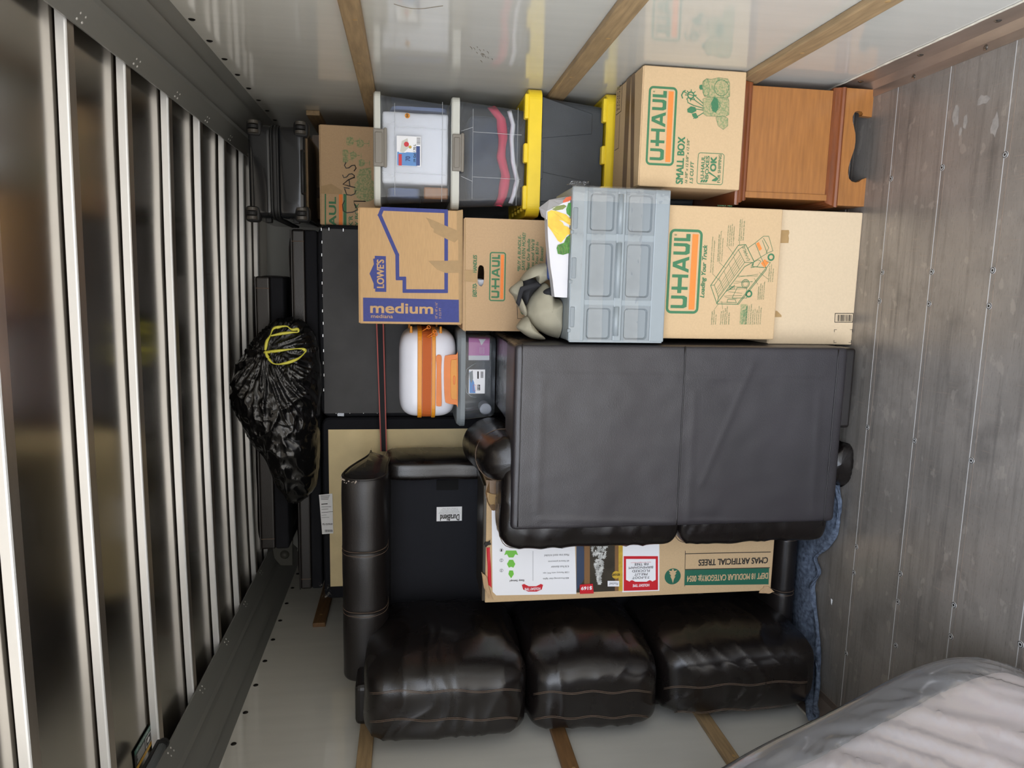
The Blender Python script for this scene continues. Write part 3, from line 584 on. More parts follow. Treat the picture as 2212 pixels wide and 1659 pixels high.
# plain pale carton on the floor, and the medium moving box on it
YP = 2.470
t, (p0, p1, q0, q1) = carton('cardboard_box', 'plain pale cardboard box on the floor with a printed barcode and no lettering', (1680, 452), (1850, 745), YP, 0.31, 'cardboard_pale', floorz=0)
mb = MB(); F = Face(mb, YP)
F.rring((1839, 676.5), (1803, 696), .001, .0022, 0, 0, d='right') if False else F.pxline([(1804, 677), (1843, 677), (1841.5, 696), (1803, 696)], .0025, 0, 0, True)
random.seed(3)
x = 1808.0
while x < 1838:
    w = random.choice((.5, .8, 1.3)); F.pxpoly([(x, 680), (x + w, 680), (x + w - .5, 694), (x - .5, 694)], 0, 1); x += w + random.choice((.6, 1.0, 1.4))
mb.build('barcode', ['print_black'], t, recalc=False)
mb = MB(); F = Face(mb, YP)
for c, dx, dy in (((1802, 712), 5, 5), ((1841, 712), -5, 5), ((1801, 740), 5, -5), ((1838, 740), -5, -5)): F.pxline([(c[0] + dx, c[1]), c, (c[0], c[1] + dy)], .0016, 0)
mb.build('corner_marks', ['print_black'], t, recalc=False)
mb = MB(); F = Face(mb, YP)
F.pxpoly([(1684, 497), (1704, 497), (1705, 503), (1703, 509), (1704, 515), (1703, 525), (1683, 525)], 0, 0); mb.build('packing_tape', 'kraft_tape', t, recalc=False); mb = MB(); F = Face(mb, YP); F.pxpoly([(1675, 671), (1679, 672), (1688, 681), (1688, 685), (1673, 685)], 0, 0)
mb.build('packing_tape', 'kraft_tape', t, recalc=False)
YM = 2.425
t, (c0, c1, d0, d1) = carton('cardboard_box', 'moving box printed with a line drawing of a loaded truck, on the pale box', (1440, 442), (1682, 734), YM, 0.355, floorz=q1 + .003)
mb = MB(); F = Face(mb, YM)
F.logo((1508, 678), (1447, 494))
F.text('Loading Your Truck', (1527, 643), (1515, 529), 0, .025, .25)
# truck line drawing
TL = lambda *p, w=.0016: F.pxline([(1380 + x * 500 / 2212, 420 + y * 375 / 1659) for x, y in p], w, 0, 1)
TL((685, 870), (745, 1045), (950, 1050), (1215, 720), (1215, 700), (1085, 690), (1100, 640), (1020, 480), (950, 485), (685, 870), w=.0022)
TL((685, 870), (720, 865), (950, 530), (1020, 480)); TL((720, 865), (760, 985), (1010, 650), (950, 530)); TL((760, 985), (745, 1045), w=.0022); TL((745, 1040), (1010, 690), (1085, 650), w=.0022)
TL((1010, 650), (1085, 650), (1085, 690)); TL((1040, 515), (1110, 465), (1190, 400), (1240, 400), (1280, 540), (1230, 560), (1165, 600), (1100, 640)); TL((1040, 515), (1095, 635)); TL((1110, 465), (1165, 600)); TL((1165, 600), (1215, 700)); TL((1215, 640), (1255, 650), (1215, 710))
TL((1070, 700), (1090, 650), (1140, 625), (1165, 640), (1130, 690), (1070, 700)); TL((1190, 420), (1240, 510), (1215, 560)); TL((1180, 440), (1225, 560))
for k in range(1, 5): TL((720 + k * 46, 865 - k * 67), (760 + k * 50, 985 - k * 67), w=.001); TL((730 + k * 8, 890 + k * 20), (955 + k * 9, 560 + k * 20), w=.001)
for k in range(5): TL((820 + k * 32, 980 - k * 50), (935 + k * 50, 1000 - k * 55), w=.001); TL((770 + k * 45, 1030 - k * 60), (930 + k * 52, 1035 - k * 68), w=.001)
TL((840, 1030), (850, 1000), (920, 1005), (930, 1035), (840, 1030)); TL((890, 990), (1030, 990), (1030, 890), (940, 890), (890, 990)); TL((940, 1045), (1205, 715), w=.0022)
for k in range(6): TL((830 + 12 * k, 930 - 6 * k), (870 + 9 * k, 900 - 7 * k), (860 + 10 * k, 860 + 9 * k), w=.0012)
z1p = lambda x, y: (1380 + x * 500 / 2212, 420 + y * 375 / 1659)
F.circle(z1p(1050, 950), 8.5, 0, 1, 20, .45); F.circle(z1p(1262, 600), 8.5, 0, 1, 20, .45); F.circle(z1p(1018, 853), 10, 0, 1, 20, .14); F.circle(z1p(1018, 853), 7, 0, 1, 20, .12)
F.pxpoly([z1p(1120, 470), z1p(1145, 455), z1p(1175, 520), z1p(1150, 540)], 1, 1); F.pxpoly([z1p(1165, 660), z1p(1200, 620), z1p(1240, 650), z1p(1200, 700)], 1, 1)
v, f = glyphs('U-HAUL'); mb.mi = 0; o_ = Vector(F.xz(*z1p(1062, 632))); r_ = Vector(F.xz(*z1p(1010, 492))) - o_; u_ = Vector(F.xz(*z1p(1028, 630))) - o_
mb.add([F.P(*(o_ + r_ * a + u_ * b_), 1) for a, b_ in v], f)
def para(lines, x, y0, y1, dx=4.2, h=3.2):      # small printed paragraphs: y0 left edge, y1 right edge of the longest line
    n = max(len(l) for l in lines)
    for i, l in enumerate(lines): F.text(l, (x + i * dx + h, y0), (x + i * dx, y0 + (y1 - y0) * len(l) / n), 0)
para(['Start from highest with cardboard, heavy', 'loading for protection and strength.'], 1535.5, 589, 511)
para(['Load desks and dressers with their', 'drawers against the wall of the moving', 'van to keep them from moving.'], 1550, 565, 499)
para(['Pack washer and dryer near', 'the front, on the opposite', 'side of the refrigerator for', 'even weight distribution.'], 1570.5, 532, 483)
para(['Pack electronics and other', 'fragile items in the Mom\'s', 'Attic area over the cab.'], 1596, 520, 473)
para(['Load lightweight,', 'irregularly shaped', 'items on top.'], 1536, 701, 670)
para(['Pack a rolled rug', 'with the heavy and', 'awkward items. You\'ll', 'need many. Load it last,', 'unload it first.'], 1555.5, 701, 661)
para(['Load awkward items', 'toward the rear of the', 'moving van, as close', 'to the truck as possible.'], 1636, 647, 608)
para(['Place refrigerator in', 'the front right section', 'of the moving van.'], 1659.5, 609, 571)
F.text('TIE OFF EACH SECTION', (1614, 701), (1610, 661), 0, .02)
para(['Load your truck in sections.', 'Start at the front. Pack items', 'in the heaviest first,', 'tight, then secure with', 'rope around the edges.', 'Secure any open spaces with', 'ties to prevent shifting.'], 1615.5, 701, 657, 4.3, 3)
F.shape([(0, 0), (1, 0), (1, 1), (0, 1)], (1612, 701), (1600, 657), 2, l=0); F.text('TIE-DOWN ROPE', (1609, 697), (1604, 669), 0)
for a_, b_ in (((700, 755), (775, 830)), ((765, 650), (830, 705)), ((850, 500), (915, 585)), ((960, 445), (960, 485)), ((720, 1100), (760, 1045)), ((800, 1095), (790, 1020)), ((1135, 860), (1100, 800)), ((1235, 810), (1150, 745))): TL(a_, b_, w=.001)
F.text('U-HAUL MED.', (1550, 446), (1582, 443), 0, d='right')
mb.build('printing', ['print_green', 'print_orange', 'print_green_soft'], t, recalc=False)
mb = MB(); zt2 = d1 + .0035
for xa, xb in ((c0 + .03, c0 + .16), (c0 + .18, c0 + .30), (c0 + .32, c0 + .43)):
    for q in ((xa, xb, YM + .08, YM + .0815), (xa, xb, YM + .2, YM + .2015), (xa, xa + .0015, YM + .08, YM + .2), (xb, xb + .0015, YM + .08, YM + .2)): mb.box(*q, zt2, zt2 + .0004)
mb.build('room_checklist', 'print_black', t)
MEDTOP = d1 + .0035
# ================================================================== totes and bins stacked behind, against the right wall
def rrect(x0, x1, y0, y1, r, z, n=6):
    out = []
    for cx, cy, a in ((x1 - r, y1 - r, 0), (x0 + r, y1 - r, 90), (x0 + r, y0 + r, 180), (x1 - r, y0 + r, 270)):
        for k in range(n + 1):
            t = math.radians(a + 90 * k / n); out.append((cx + r * math.cos(t), cy + r * math.sin(t), z))
    return out
def loft(mb, loops, cap0=True, cap1=True):
    for a, b in zip(loops[:-1], loops[1:]): mb.ring(a, b)
    if cap0: mb.poly(loops[0])
    if cap1: mb.poly(loops[-1])
    return mb
YT, DT = 2.79, 0.50
def tote(label, lid_tl, lid_br, zbot, group):
    x0, x1, z0, z1 = corners(lid_tl, lid_br, YT); zl = z0
    t = thing('storage_tote', label, 'storage tote', ((x0 + x1) / 2, YT + DT / 2, zbot), group)
    i = 0.022; tp = 0.022
    mb = MB(); loft(mb, [rrect(x0 + i + tp, x1 - i - tp, YT + i + tp, YT + DT - i - tp, .03, zbot), rrect(x0 + i, x1 - i, YT + i, YT + DT - i, .035, zl + .004)])
    mb.build('tub', 'tote_grey', t)
    # embossed panels on the front of the tub
    W = x1 - x0; Hh = zl - zbot; yf = lambda z: YT + i + tp * (zl - z) / Hh
    mb = MB()
    for ua, ub, uc, ud in ((.12, .36, .16, .30), (.62, .94, .68, .84)):
        q = [(x0 + W * ua, zl - .004), (x0 + W * ub, zl - .004), (x0 + W * ud, zbot + Hh * .18), (x0 + W * uc, zbot + Hh * .18)]
        mb = MB(); mb.prism([(x, yf(z) - .004, z) for x, z in q], (0, .006, 0)); mb.build('embossed_panel', 'tote_grey', t, bevel=.003)
    mb = MB(); mb.box(x0 + W * .30, x0 + W * .52, yf(zl) - .006, yf(zl) + .004, zl - .012, zl); mb.build('label_plate', 'tote_grey', t, bevel=.002)
    h = z1 - z0
    mb = MB(); loft(mb, [rrect(x0, x1, YT, YT + DT, .045, z0, 8), rrect(x0, x1, YT, YT + DT, .045, z1 - .004, 8), rrect(x0 + .004, x1 - .004, YT + .004, YT + DT - .004, .042, z1, 8), rrect(x0 + .014, x1 - .014, YT + .014, YT + DT - .014, .036, z1, 8), rrect(x0 + .018, x1 - .018, YT + .018, YT + DT - .018, .034, z1 - .008, 8)])
    lid = mb.build('lid', 'yellow_plastic', t)
    for ua, ub in ((.05, .24), (.42, .57), (.76, .95)):
        mb = MB(); mb.rbox(x0 + W * ua, x0 + W * ub, YT + .002, YT + .035, z1 - .004, z1 + .014, .005); mb.build('raised_tab', 'yellow_plastic', lid)
    for k in range(5):
        mb = MB(); mb.rbox(x0 + .03, x0 + .045, YT + .07 + .08 * k, YT + .085 + .08 * k, z1 - .012, z1 + .0012, .002); mb.build('rib', 'yellow_plastic', lid)
    for u in (x0 + .022, x1 - .022):
        mb = MB(); mb.cyl((u, YT + .028, z1 - .007), (u, YT + .028, z1 + .0006), .006, 14); mb.build('lock_hole', 'hole_shade', lid)  # solid plug, the hole's inner shade put into its colour
    return z1, z0
l2, _ = tote('grey tote with yellow lid behind the small moving box, lower of the two', (1313, 198), (1336, 466), ZN + .003, 'grey totes with yellow lids')
l1, _ = tote('grey tote with yellow lid under the clear bins, upper of the two', (1143, 187), (1165, 467), l2 + .002, 'grey totes with yellow lids')
YC, DC = 2.80, 0.64
def clear_bin(label, tl, br, zbot, latch, fill):
    x0, x1, z0, z1 = corners(tl, br, YC)
    t = thing('clear_bin', label, 'storage bin', ((x0 + x1) / 2, YC + DC / 2, zbot), 'clear bins with pale lids')
    i = .010; tp = .018; W = x1 - x0; Hh = z0 - zbot
    mb = MB(); loft(mb, [rrect(x0 + i + tp, x1 - i - tp, YC + i + tp, YC + DC - i - tp, .03, zbot + .001), rrect(x0 + i, x1 - i, YC + i, YC + DC - i, .03, z0)], True, False)
    tub = mb.build('tub', 'clear_bin', t, smooth=False)
    yf = lambda z: YC + i + tp * (z0 - z) / Hh - .0015
    mb = MB()
    P = lambda u, w: (x0 + W * u, yf(zbot + Hh * w), zbot + Hh * w)
    for ln in ([P(.10, .80), P(.90, .80)], [P(.06, .12), P(.94, .12)], [P(.30, .80), P(.30, .06)], [P(.70, .80), P(.70, .06)], [P(.70, .97), P(.74, .80)], [P(.30, .97), P(.26, .80)]): mb.tube(ln, .0011, 5)
    mb.build('ribs', 'rib_clear', tub)
    mb = MB(); loft(mb, [rrect(x0, x1, YC, YC + DC, .03, z0), rrect(x0, x1, YC, YC + DC, .03, z1 - .005), rrect(x0 + .005, x1 - .005, YC + .005, YC + DC - .005, .027, z1)]); mb.build('lid', 'lid_white', t)
    xa, xb, za, zb = corners(*latch, YC - .008)
    mb = MB(); mb.rbox(xa, xb, YC - .012, YC + .004, za, zb, .004); mb.rbox(xa - .004, xb + .004, YC - .016, YC - .004, za, za + .012, .004); mb.rbox(xa + .012, xb - .012, YC - .016, YC - .006, za + .016, zb - .006, .004); mb.build('latch', 'latch_brown', t)
    for sx in (x0 - .012, x1 - .004):
        pass
    return t, (x0, x1, zbot, z0, z1)
# the lower bin first: dark clothing with a red and a white garment in it
tb = corners((976, 206), (991, 452), YC); tb2 = corners((806.6, 192.7), (822, 444), YC)
t2, B2 = clear_bin('clear bin of dark folded clothing with a red cloth, lower of the two clear bins', (976, 206), (991, 452), l1 + .004, ((977, 289), (1002, 370)), None)
t1, B1 = clear_bin('clear bin with a folded white comforter and paper label, upper of the two clear bins', (806.6, 192.7), (822, 444), B2[4] + .002, ((806, 277), (836, 360)), None)
def soft_block(x0, x1, y0, y1, z0, z1, m, name, label, cat, amp=.008, s=14, e=9, n=26, grp=None):
    mb = MB(); c = ((x0 + x1) / 2, (y0 + y1) / 2, (z0 + z1) / 2)
    mb.pillow(c, ((x1 - x0) / 2, (y1 - y0) / 2, (z1 - z0) / 2), e, n, lambda d, p: p + d * (amp * (nz(p, s) + .5 * nz(p, s * 2.3)) - amp))
    o = mb.build(name, m, smooth=True); return tag(o, label, cat, grp)
x0, x1, zb, z0, z1 = B2
soft_block(x0 + .035, x1 - .035, YC + .058, YC + DC - .04, zb + .004, z0 - .03, 'navy_cloth', 'folded_clothes', 'dark navy folded clothes filling the lower clear bin', 'clothes')
def strip(pxs, w, Y, m, name, label, cat, depth=.012):
    pts = [at(x, y, Y) for x, y in pxs]; mb = MB(); n = len(pts)
    def fn(u, v):
        k = u * (n - 1); i = min(n - 2, int(k)); p = pts[i].lerp(pts[i + 1], k - i); ww = w * (0.75 + .35 * nz((u * 3, 1, 0), 2))
        return p + Vector((0, -depth * math.sin(PI * v) - .003 * nz((u * 9, v * 5, 2), 1), (v - .5) * ww))
    mb.grid(fn, 50, 9); o = mb.build(name, m, smooth=True)
    md = o.modifiers.new('thick', 'SOLIDIFY'); md.thickness = .006; return tag(o, label, cat)
strip([(1062, 232), (1082, 258), (1086, 300), (1082, 340), (1092, 380), (1085, 425), (1075, 446)], .036, YC + .052, 'red_cloth', 'red_cloth', 'red folded cloth pressed against the front of the lower clear bin', 'clothes')
strip([(1100, 240), (1108, 270), (1105, 300), (1108, 350), (1117, 390), (1110, 420), (1102, 440)], .010, YC + .052, 'white_cloth', 'white_cord', 'thin white drawstring cord beside the red cloth in the lower clear bin', 'cord', .008)
x0, x1, zb, z0, z1 = B1
w0, w1, wz0, wz1 = corners((832, 238), (970, 402), YC + .04)
soft_block(w0, w1, YC + .033, YC + DC - .06, zb + .006, z0 - .003, 'white_cloth', 'comforter', 'white folded comforter filling the upper clear bin', 'bedding', .003, 16, 44)
soft_block(w1 + .006, x1 - .034, YC + .06, YC + DC - .06, zb + .006, z0 - .03, 'blue_cloth', 'folded_sheet', 'blue folded sheet at the wall side of the upper clear bin', 'bedding', .003)
g0, g1, _, _ = corners((832, 404), (970, 440), YC + .05)
soft_block(x0 + .034, w0 - .005, YC + .06, YC + DC - .06, zb + .11, z0 - .02, 'blue_cloth', 'folded_sheet', 'blue folded sheet over the wooden board in the upper clear bin', 'bedding', .003)
mb = MB(); mb.rbox(x0 + .036, w0 - .006, YC + .045, YC + DC - .08, zb + .006, zb + .10, .006); tag(mb.build('wooden_board', 'cherry_wood'), 'light brown wooden board at the bottom of the upper clear bin', 'board')
# paper label and orange dot
mb = MB(); F = Face(mb, YC + .0135)
F.mb.mi = 0; F.rect((909, 360), (857, 293), 0, 2); F.rect((901, 359), (858, 328), 1, 3); F.pxpoly([(862, 330), (865, 300), (880, 294), (891, 305), (890, 325), (876, 330)], 0, 4); F.pxpoly([(864, 328), (868, 305), (880, 299), (884, 318), (872, 330)], 4, 5)
F.circle((878, 312), 5, 5, 6); F.circle((886, 318), 3, 6, 6); F.pxpoly([(899, 358), (907, 358), (907, 316), (899, 316)], 2, 3)
for k in range(6): F.pxpoly([(900, 312 - k * 2.6), (908, 312 - k * 2.6), (908, 311 - k * 2.6), (900, 311 - k * 2.6)], 3, 3)
F.text('19 Gal / 70 L', (898, 350), (893, 312), 3, .02, l=4); F.rect((868, 358), (861, 333), 5, 4)
F.text('70', (886, 348), (876, 338), 2, .03, l=4)
mb.build('paper_label', ['paper_gloss', 'label_blue', 'label_navy', 'print_black', 'lid_white', 'print_red', 'gold'], t1, recalc=False)
mb = MB(); F = Face(mb, YC + .0125); F.circle((880, 250), 5.2, 0, 1); F.text('50', (882, 254), (877, 246), 1, .03, l=2); mb.build('price_sticker', ['case_amber', 'print_black'], t1, recalc=False)

# box marked GLASS, with another carton behind it
YG = 3.235
gt, (g0, g1, h0, h1) = carton('cardboard_box', 'cardboard box with GLASS handwritten on it, on the upper clear bin', (690, 268), (803, 489), YG, 0.34, 'cardboard_dark', floorz=B1[4] + .001)
gz = h1
mb = MB(); F = Face(mb, YG)
F.pxline([(747, 421), (747, 488)], .006, 0); F.pxline([(703, 420), (703, 488)], .006, 0)
F.text('AUL', (726, 488), (711, 426), 0, .04); F.pxpoly([(732, 420), (740, 420), (740, 488), (732, 488)], 1, 0); F.pxpoly([(742, 419), (746, 419), (746, 488), (742, 488)], 0, 0)
F.text("K'R", (762, 488), (753, 466), 0, .02); F.text('Y BOX', (775, 488), (767, 440), 0, .02)
# printed goblets and plates
def goblet(cx, cy, s, l=0):
    for pr in ([(-9, -7), (-3, -9), (4, -7), (6, -2), (6, 2), (4, 7), (-3, 9), (-9, 7)], [(6, -1), (16, -1), (16, 1), (6, 1)], [(16, -6), (18, -6), (18, 6), (16, 6)]): F.pxpoly([(cx + a * s, cy + b * s) for a, b in pr], 2, l)
goblet(758, 305, 1.1); goblet(780, 310, 1.0, 1); goblet(748, 331, .9, 2); goblet(765, 336, .9, 3); goblet(748, 345, .8, 1); goblet(783, 352, .9, 2)
F.pxpoly([(770, 382), (776, 366), (802, 362), (802, 400), (776, 398)], 2, 2); F.circle((790, 410), 24, 2, 1); F.circle((788, 408), 14, 2, 2, 24, .3)
mb.build('printing', ['print_green', 'print_orange', 'print_green_soft'], gt, recalc=False)
mb = MB(); F = Face(mb, YG)
def stroke(*p): mb.tube([F.P(*F.xz(480 + x * .31646, 180 + y * .31646), 3) for x, y in p], .0022, 5)
stroke((835, 800), (822, 830), (826, 870), (850, 884), (890, 880), (930, 862), (915, 850), (905, 830), (898, 805), (980, 806))
stroke((836, 720), (850, 760), (880, 765), (905, 755), (914, 730)); stroke((830, 712), (870, 718))
stroke((905, 640), (860, 660), (825, 690), (860, 700), (910, 712)); stroke((866, 655), (872, 702))
stroke((822, 625), (830, 645), (850, 640), (865, 622), (885, 618), (902, 630), (900, 648))
stroke((845, 540), (835, 560), (845, 580), (865, 578), (885, 562), (905, 560), (914, 580), (900, 600))
mb.build('handwriting', 'marker', gt)
mb = MB(); F = Face(mb, YG); F.pxpoly([(694, 418), (694, 402), (716, 397), (740, 412), (738, 420)], 0, 2); mb.build('packing_tape', 'kraft_tape', gt, recalc=False)
x0, x1, z0, z1 = corners((676, 294), (800, 478), 3.34)
bt, bb = carton('cardboard_box', 'partly hidden cardboard box behind the box marked GLASS', (676, 292), (800, 478), 3.60, 0.30, 'cardboard_dark', floorz=B1[4] + .001)
mb = MB(); mb.box(bb[0] - .0008, bb[1] + .0008, 3.5985, 3.5992, bb[3] - .05, bb[3] + .0005); mb.box(bb[0] + .10, bb[0] + .15, 3.5983, 3.5990, bb[2], bb[3]); mb.build('packing_tape', 'brown_tape', bt)
BACKTOP = gz + .0035

# black hard-shell suitcase lying on top, wheels towards the door
YK = 3.02
x0, x1, z0, z1 = corners((531, 264), (663, 473), YK); z0 = max(z0, BACKTOP)
t = thing('suitcase', 'glossy black hard shell suitcase lying on its side under the ceiling, wheels facing out', 'suitcase', ((x0 + x1) / 2, YK + .27, z0))
zc0 = at(582, 370, YK).z; zc1 = at(605, 370, YK).z; zmid = (zc0 + zc1) / 2; cx = (x0 + x1) / 2
for za, zb in ((z0, zmid - .008), (zmid + .008, z1)):
    mb = MB(); mb.pillow((cx, YK + .275, (za + zb) / 2), ((x1 - x0) / 2, .275, (zb - za) / 2), (16, 16, 9), 24, lambda d, p: p + Vector((0, .006 * nz(p, 4, 3), 0))); mb.build('shell', 'case_black', t, smooth=True)
mb = MB(); mb.pillow((cx, YK + .275, zmid), ((x1 - x0) / 2 + .004, .280, .018), (9, 9, 3), 18)
for dz in (-.012, 0, .012): loft(mb, [[(p[0], p[1], zmid + dz + k) for p in rrect(x0 - .003, x1 + .003, YK - .004, YK + .553, .05, 0, 6)] for k in (-.003, .003)])
mb.build('zip_band', 'rubber', t, smooth=True)
first = True
for px, py in ((547, 274), (649, 277), (545, 461), (652, 462)):
    q = at(px, py, YK - .01)
    mb = MB(); mb.pillow((q.x, YK + .02, q.z), (.032, .026, .030), 4, 8); w = mb.build('wheel_housing', 'rubber', t, smooth=True)
    for dx in (-.017, .0, .017):
        mb = MB(); mb.cyl((q.x + dx - .006, YK - .014, q.z), (q.x + dx + .006, YK - .014, q.z), .020, 20); mb.build('wheel', 'wheel_grey' if dx else 'rubber', w)
for px, py in ((580, 479), (640, 479)):
    q = at(px, py, YK + .06); mb = MB(); mb.rbox(x0 - .014, x0 + .01, q.y, q.y + .04, q.z - .012, q.z + .012, .004); mb.build('side_foot', 'rubber', t)
mb = MB(); mb.tube([(x0 + .1, YK - .001, z0 + .01), (x0 + .1, YK - .02, z0 + .012), (x1 - .1, YK - .02, z0 + .012), (x1 - .1, YK - .001, z0 + .01)], .007, 8); mb.build('grip', 'rubber', t, smooth=True)

# ================================================================== second column: tall box, medium box, crate
YH = 2.68
ht, (e0, e1, i0, i1) = carton('cardboard_box', 'tall moving box with a punched handle hole, khaki trousers in front of it', (1004, 470), (1225, 717), YH, 0.40, 'cardboard_dark', floorz=MEDTOP + .001)
for o in list(ht.children):                  # rebuild the carton with a real handle hole in its front
    if o.name.startswith('carton'): bpy.data.objects.remove(o)
hz = [at(x, y, YH) for x, y in [(1033, 578), (1036, 573), (1041, 573), (1045, 577), (1046, 590), (1045.5, 606), (1044, 614), (1040, 619), (1035, 617), (1032, 612), (1031.5, 596)]]
b = bmesh.new()
o4 = [b.verts.new(p) for p in ((e0, YH, i0), (e1, YH, i0), (e1, YH, i1), (e0, YH, i1))]; hv = [b.verts.new(p) for p in hz]
ed = [b.edges.new((o4[k], o4[(k + 1) % 4])) for k in range(4)] + [b.edges.new((hv[k], hv[(k + 1) % len(hv)])) for k in range(len(hv))]
bmesh.ops.triangle_fill(b, use_beauty=True, use_dissolve=False, edges=ed)
mb = MB(); mb.from_bm(b); mb.ring(hz, [p + Vector((0, .005, 0)) for p in hz])
mb.add([(e0, YH, i0), (e1, YH, i0), (e1, YH, i1), (e0, YH, i1), (e0, YH + .4, i0), (e1, YH + .4, i0), (e1, YH + .4, i1), (e0, YH + .4, i1)], [(0, 4, 5, 1), (1, 5, 6, 2), (2, 6, 7, 3), (3, 7, 4, 0), (4, 7, 6, 5)])
mb.build('carton', 'cardboard_dark', ht, recalc=False)
hc = sum(hz, Vector()) / len(hz)
soft_block(hc.x - .07, hc.x - .004, YH + .022, YH + .11, hc.z - .04, hc.z + .04, 'white_cloth', 'crumpled_paper', 'white crumpled paper seen through the handle hole of the tall moving box', 'paper', .012, 25, 5, 14)
mb = MB(); F = Face(mb, YH)
F.logo((1091, 651), (1058, 544)); 
F.text('EASY-TO-', (1030, 641), (1021, 612), 0, .03, .2); F.text('HANDLES', (1030, 589), (1022, 551), 0, .03, .2)
for k, (s, y0, y1) in enumerate((('*BUY A BUNDLE-', 586, 508), ('SAVE EVEN MORE!', 584, 503), ("We'll Beat Our Bundle", 608, 516), ("Prices and We'll", 594, 517), ('Give You $20 In', 594, 523), ('FREE Boxes!', 591, 533))):
    F.text(s, (1125 + k * 9.6, y0), (1118 + k * 9.6, y1), 0, .02, .2)
F.pxline([(1116, 640), (1118, 688), (1150, 689), (1150, 640)], .0018, 2); F.circle((1132, 672), 8, 0, 1)
F.pxpoly([(1004, 473), (1006, 473), (1006, 716), (1004, 716)], 3, 0)
mb.build('printing', ['print_green', 'print_orange', 'print_black', 'kraft_tape'], ht, recalc=False)
mb = MB(); F = Face(mb, YH); F.pxpoly([(1003, 583), (1031, 584), (1031, 610), (1003, 608)], 0, 2); mb.build('packing_tape', 'kraft_tape', ht, recalc=False)
YL = 2.70
lt, (l0, l1_, m0, m1) = carton('cardboard_box', 'medium moving box with large blue house outline and blue band, on the tall box', (775, 447), (1000, 702), YL, 0.42, 'cardboard_lines', floorz=i1 + .005)
mb = MB(); F = Face(mb, YL); Z5 = lambda x, y: (740 + x * 520 / 2212, 420 + y * 390 / 1659)
F.pxpoly([Z5(188, 948), Z5(1070, 968), Z5(1078, 1176), Z5(190, 1166)], 0, 0)
F.text('medium', Z5(258, 1092), Z5(828, 1000), 1, .035, d='right'); 
F.text('mediana', Z5(262, 1136), Z5(462, 1102), 1, .01, d='right')
F.text('18" x 18" x 16"', Z5(872, 1140), Z5(850, 990), 1, .0, d='up'); F.text('3 CU FT', Z5(906, 1140), Z5(886, 1042), 1, 0, d='up')
F.pxline([Z5(*p) for p in [(952, 155), (365, 132), (342, 190), (502, 555), (505, 772), (568, 772), (568, 888), (952, 890)]], .0135, 0, 0, True)
F.pxpoly([Z5(*p) for p in [(248, 728), (288, 640), (280, 592), (296, 588), (296, 564), (398, 568), (402, 896), (300, 894), (300, 866), (286, 866), (286, 820)]], 0, 0)
F.text("LOWE'S", Z5(380, 858), Z5(314, 600), 1, .03)
mb.build('printing', ['print_blue', 'cardboard_lines'], lt, recalc=False)
mb = MB(); F = Face(mb, YL)
F.pxpoly([Z5(*p) for p in [(765, 212), (850, 245), (905, 270), (1050, 330), (1050, 150), (1104, 140), (1104, 370), (1085, 390), (1030, 442), (960, 412), (835, 348), (838, 318), (812, 300), (790, 250)]], 0, 1)
F.pxpoly([Z5(*p) for p in [(788, 612), (1108, 608), (1108, 720), (948, 722), (870, 690), (835, 655)]], 0, 1)
mb.add([F.P(*F.xz(*Z5(1104, 140)), 1), F.P(*F.xz(*Z5(1060, 160)), 1), F.P(*F.xz(*Z5(1070, 1180)), 1), F.P(*F.xz(*Z5(1106, 1190)), 1)], [(0, 1, 2, 3)])
mb.build('packing_tape', 'kraft_tape', lt, recalc=False)

# grey folding crate on its side, wrapped in clear tape
YX, DX = 2.375, 0.28
x0, x1, z0, z1 = corners((1238, 402), (1424, 739), YX); z0 = MEDTOP + .001
ct = thing('folding_crate', 'grey plastic folding crate with six recessed panels, wrapped in clear tape', 'crate', ((x0 + x1) / 2, YX + DX / 2, z0))
mb = MB(); mb.rbox(x0, x1, YX + .014, YX + DX, z0, z1, .006); mb.build('body', 'crate_grey', ct)
Z6 = lambda x, y: at(1060 + x * 420 / 1858, 380 + y * 375 / 1659, YX)
xa = [at(1330, y, YX).x for y in (415, 504, 522, 646, 662, 737)]; zc = [z1 - .030, z1 - .098, z1 - .126, z0 + .026] 
zz = [at(x, 560, YX).z for x in (1268, 1328, 1350, 1409)]
mb = MB()
mb.rbox(x0, x1, YX, YX + .02, zz[0] + .002, z1, .004); mb.rbox(x0, x1, YX, YX + .02, z0, zz[3] - .002, .004); mb.rbox(x0, x1, YX, YX + .02, zz[2] + .002, zz[1] - .002, .005)
for k in (0, 2, 4):
    pass
for a_, b_ in ((x1, xa[0]), (xa[1], xa[2]), (xa[3], xa[4]), (xa[5], x0)): mb.rbox(min(a_, b_), max(a_, b_), YX + .002, YX + .02, z0 + .004, z1 - .004, .005)
mb.build('frame', 'crate_grey', ct, smooth=False)
for i in range(3):
    for j in range(2):
        xs_, xe_ = xa[2 * i + 1], xa[2 * i]; zs_, ze_ = (zz[1], zz[0]) if j == 0 else (zz[3], zz[2])
        mb = MB(); a = [(p[0], YX + .004, p[1]) for p in [(q[0], q[1]) for q in rrect(xs_ + .002, xe_ - .002, zs_ + .002, ze_ - .002, .004, 0, 4)]]
        r1 = [(q[0], YX + .003, q[1]) for q in rrect(xs_ - .002, xe_ + .002, zs_ - .002, ze_ + .002, .002, 0, 4)]; r2 = [(q[0], YX + .003, q[1]) for q in rrect(xs_ + .006, xe_ - .006, zs_ + .006, ze_ - .006, .012, 0, 4)]; r3 = [(q[0], YX + .011, q[1]) for q in rrect(xs_ + .011, xe_ - .011, zs_ + .011, ze_ - .011, .010, 0, 4)]
        loft(mb, [r1, r2, r3], False, True); mb.build('recessed_panel', 'crate_dark', ct)
zh = (zz[1] + zz[2]) / 2
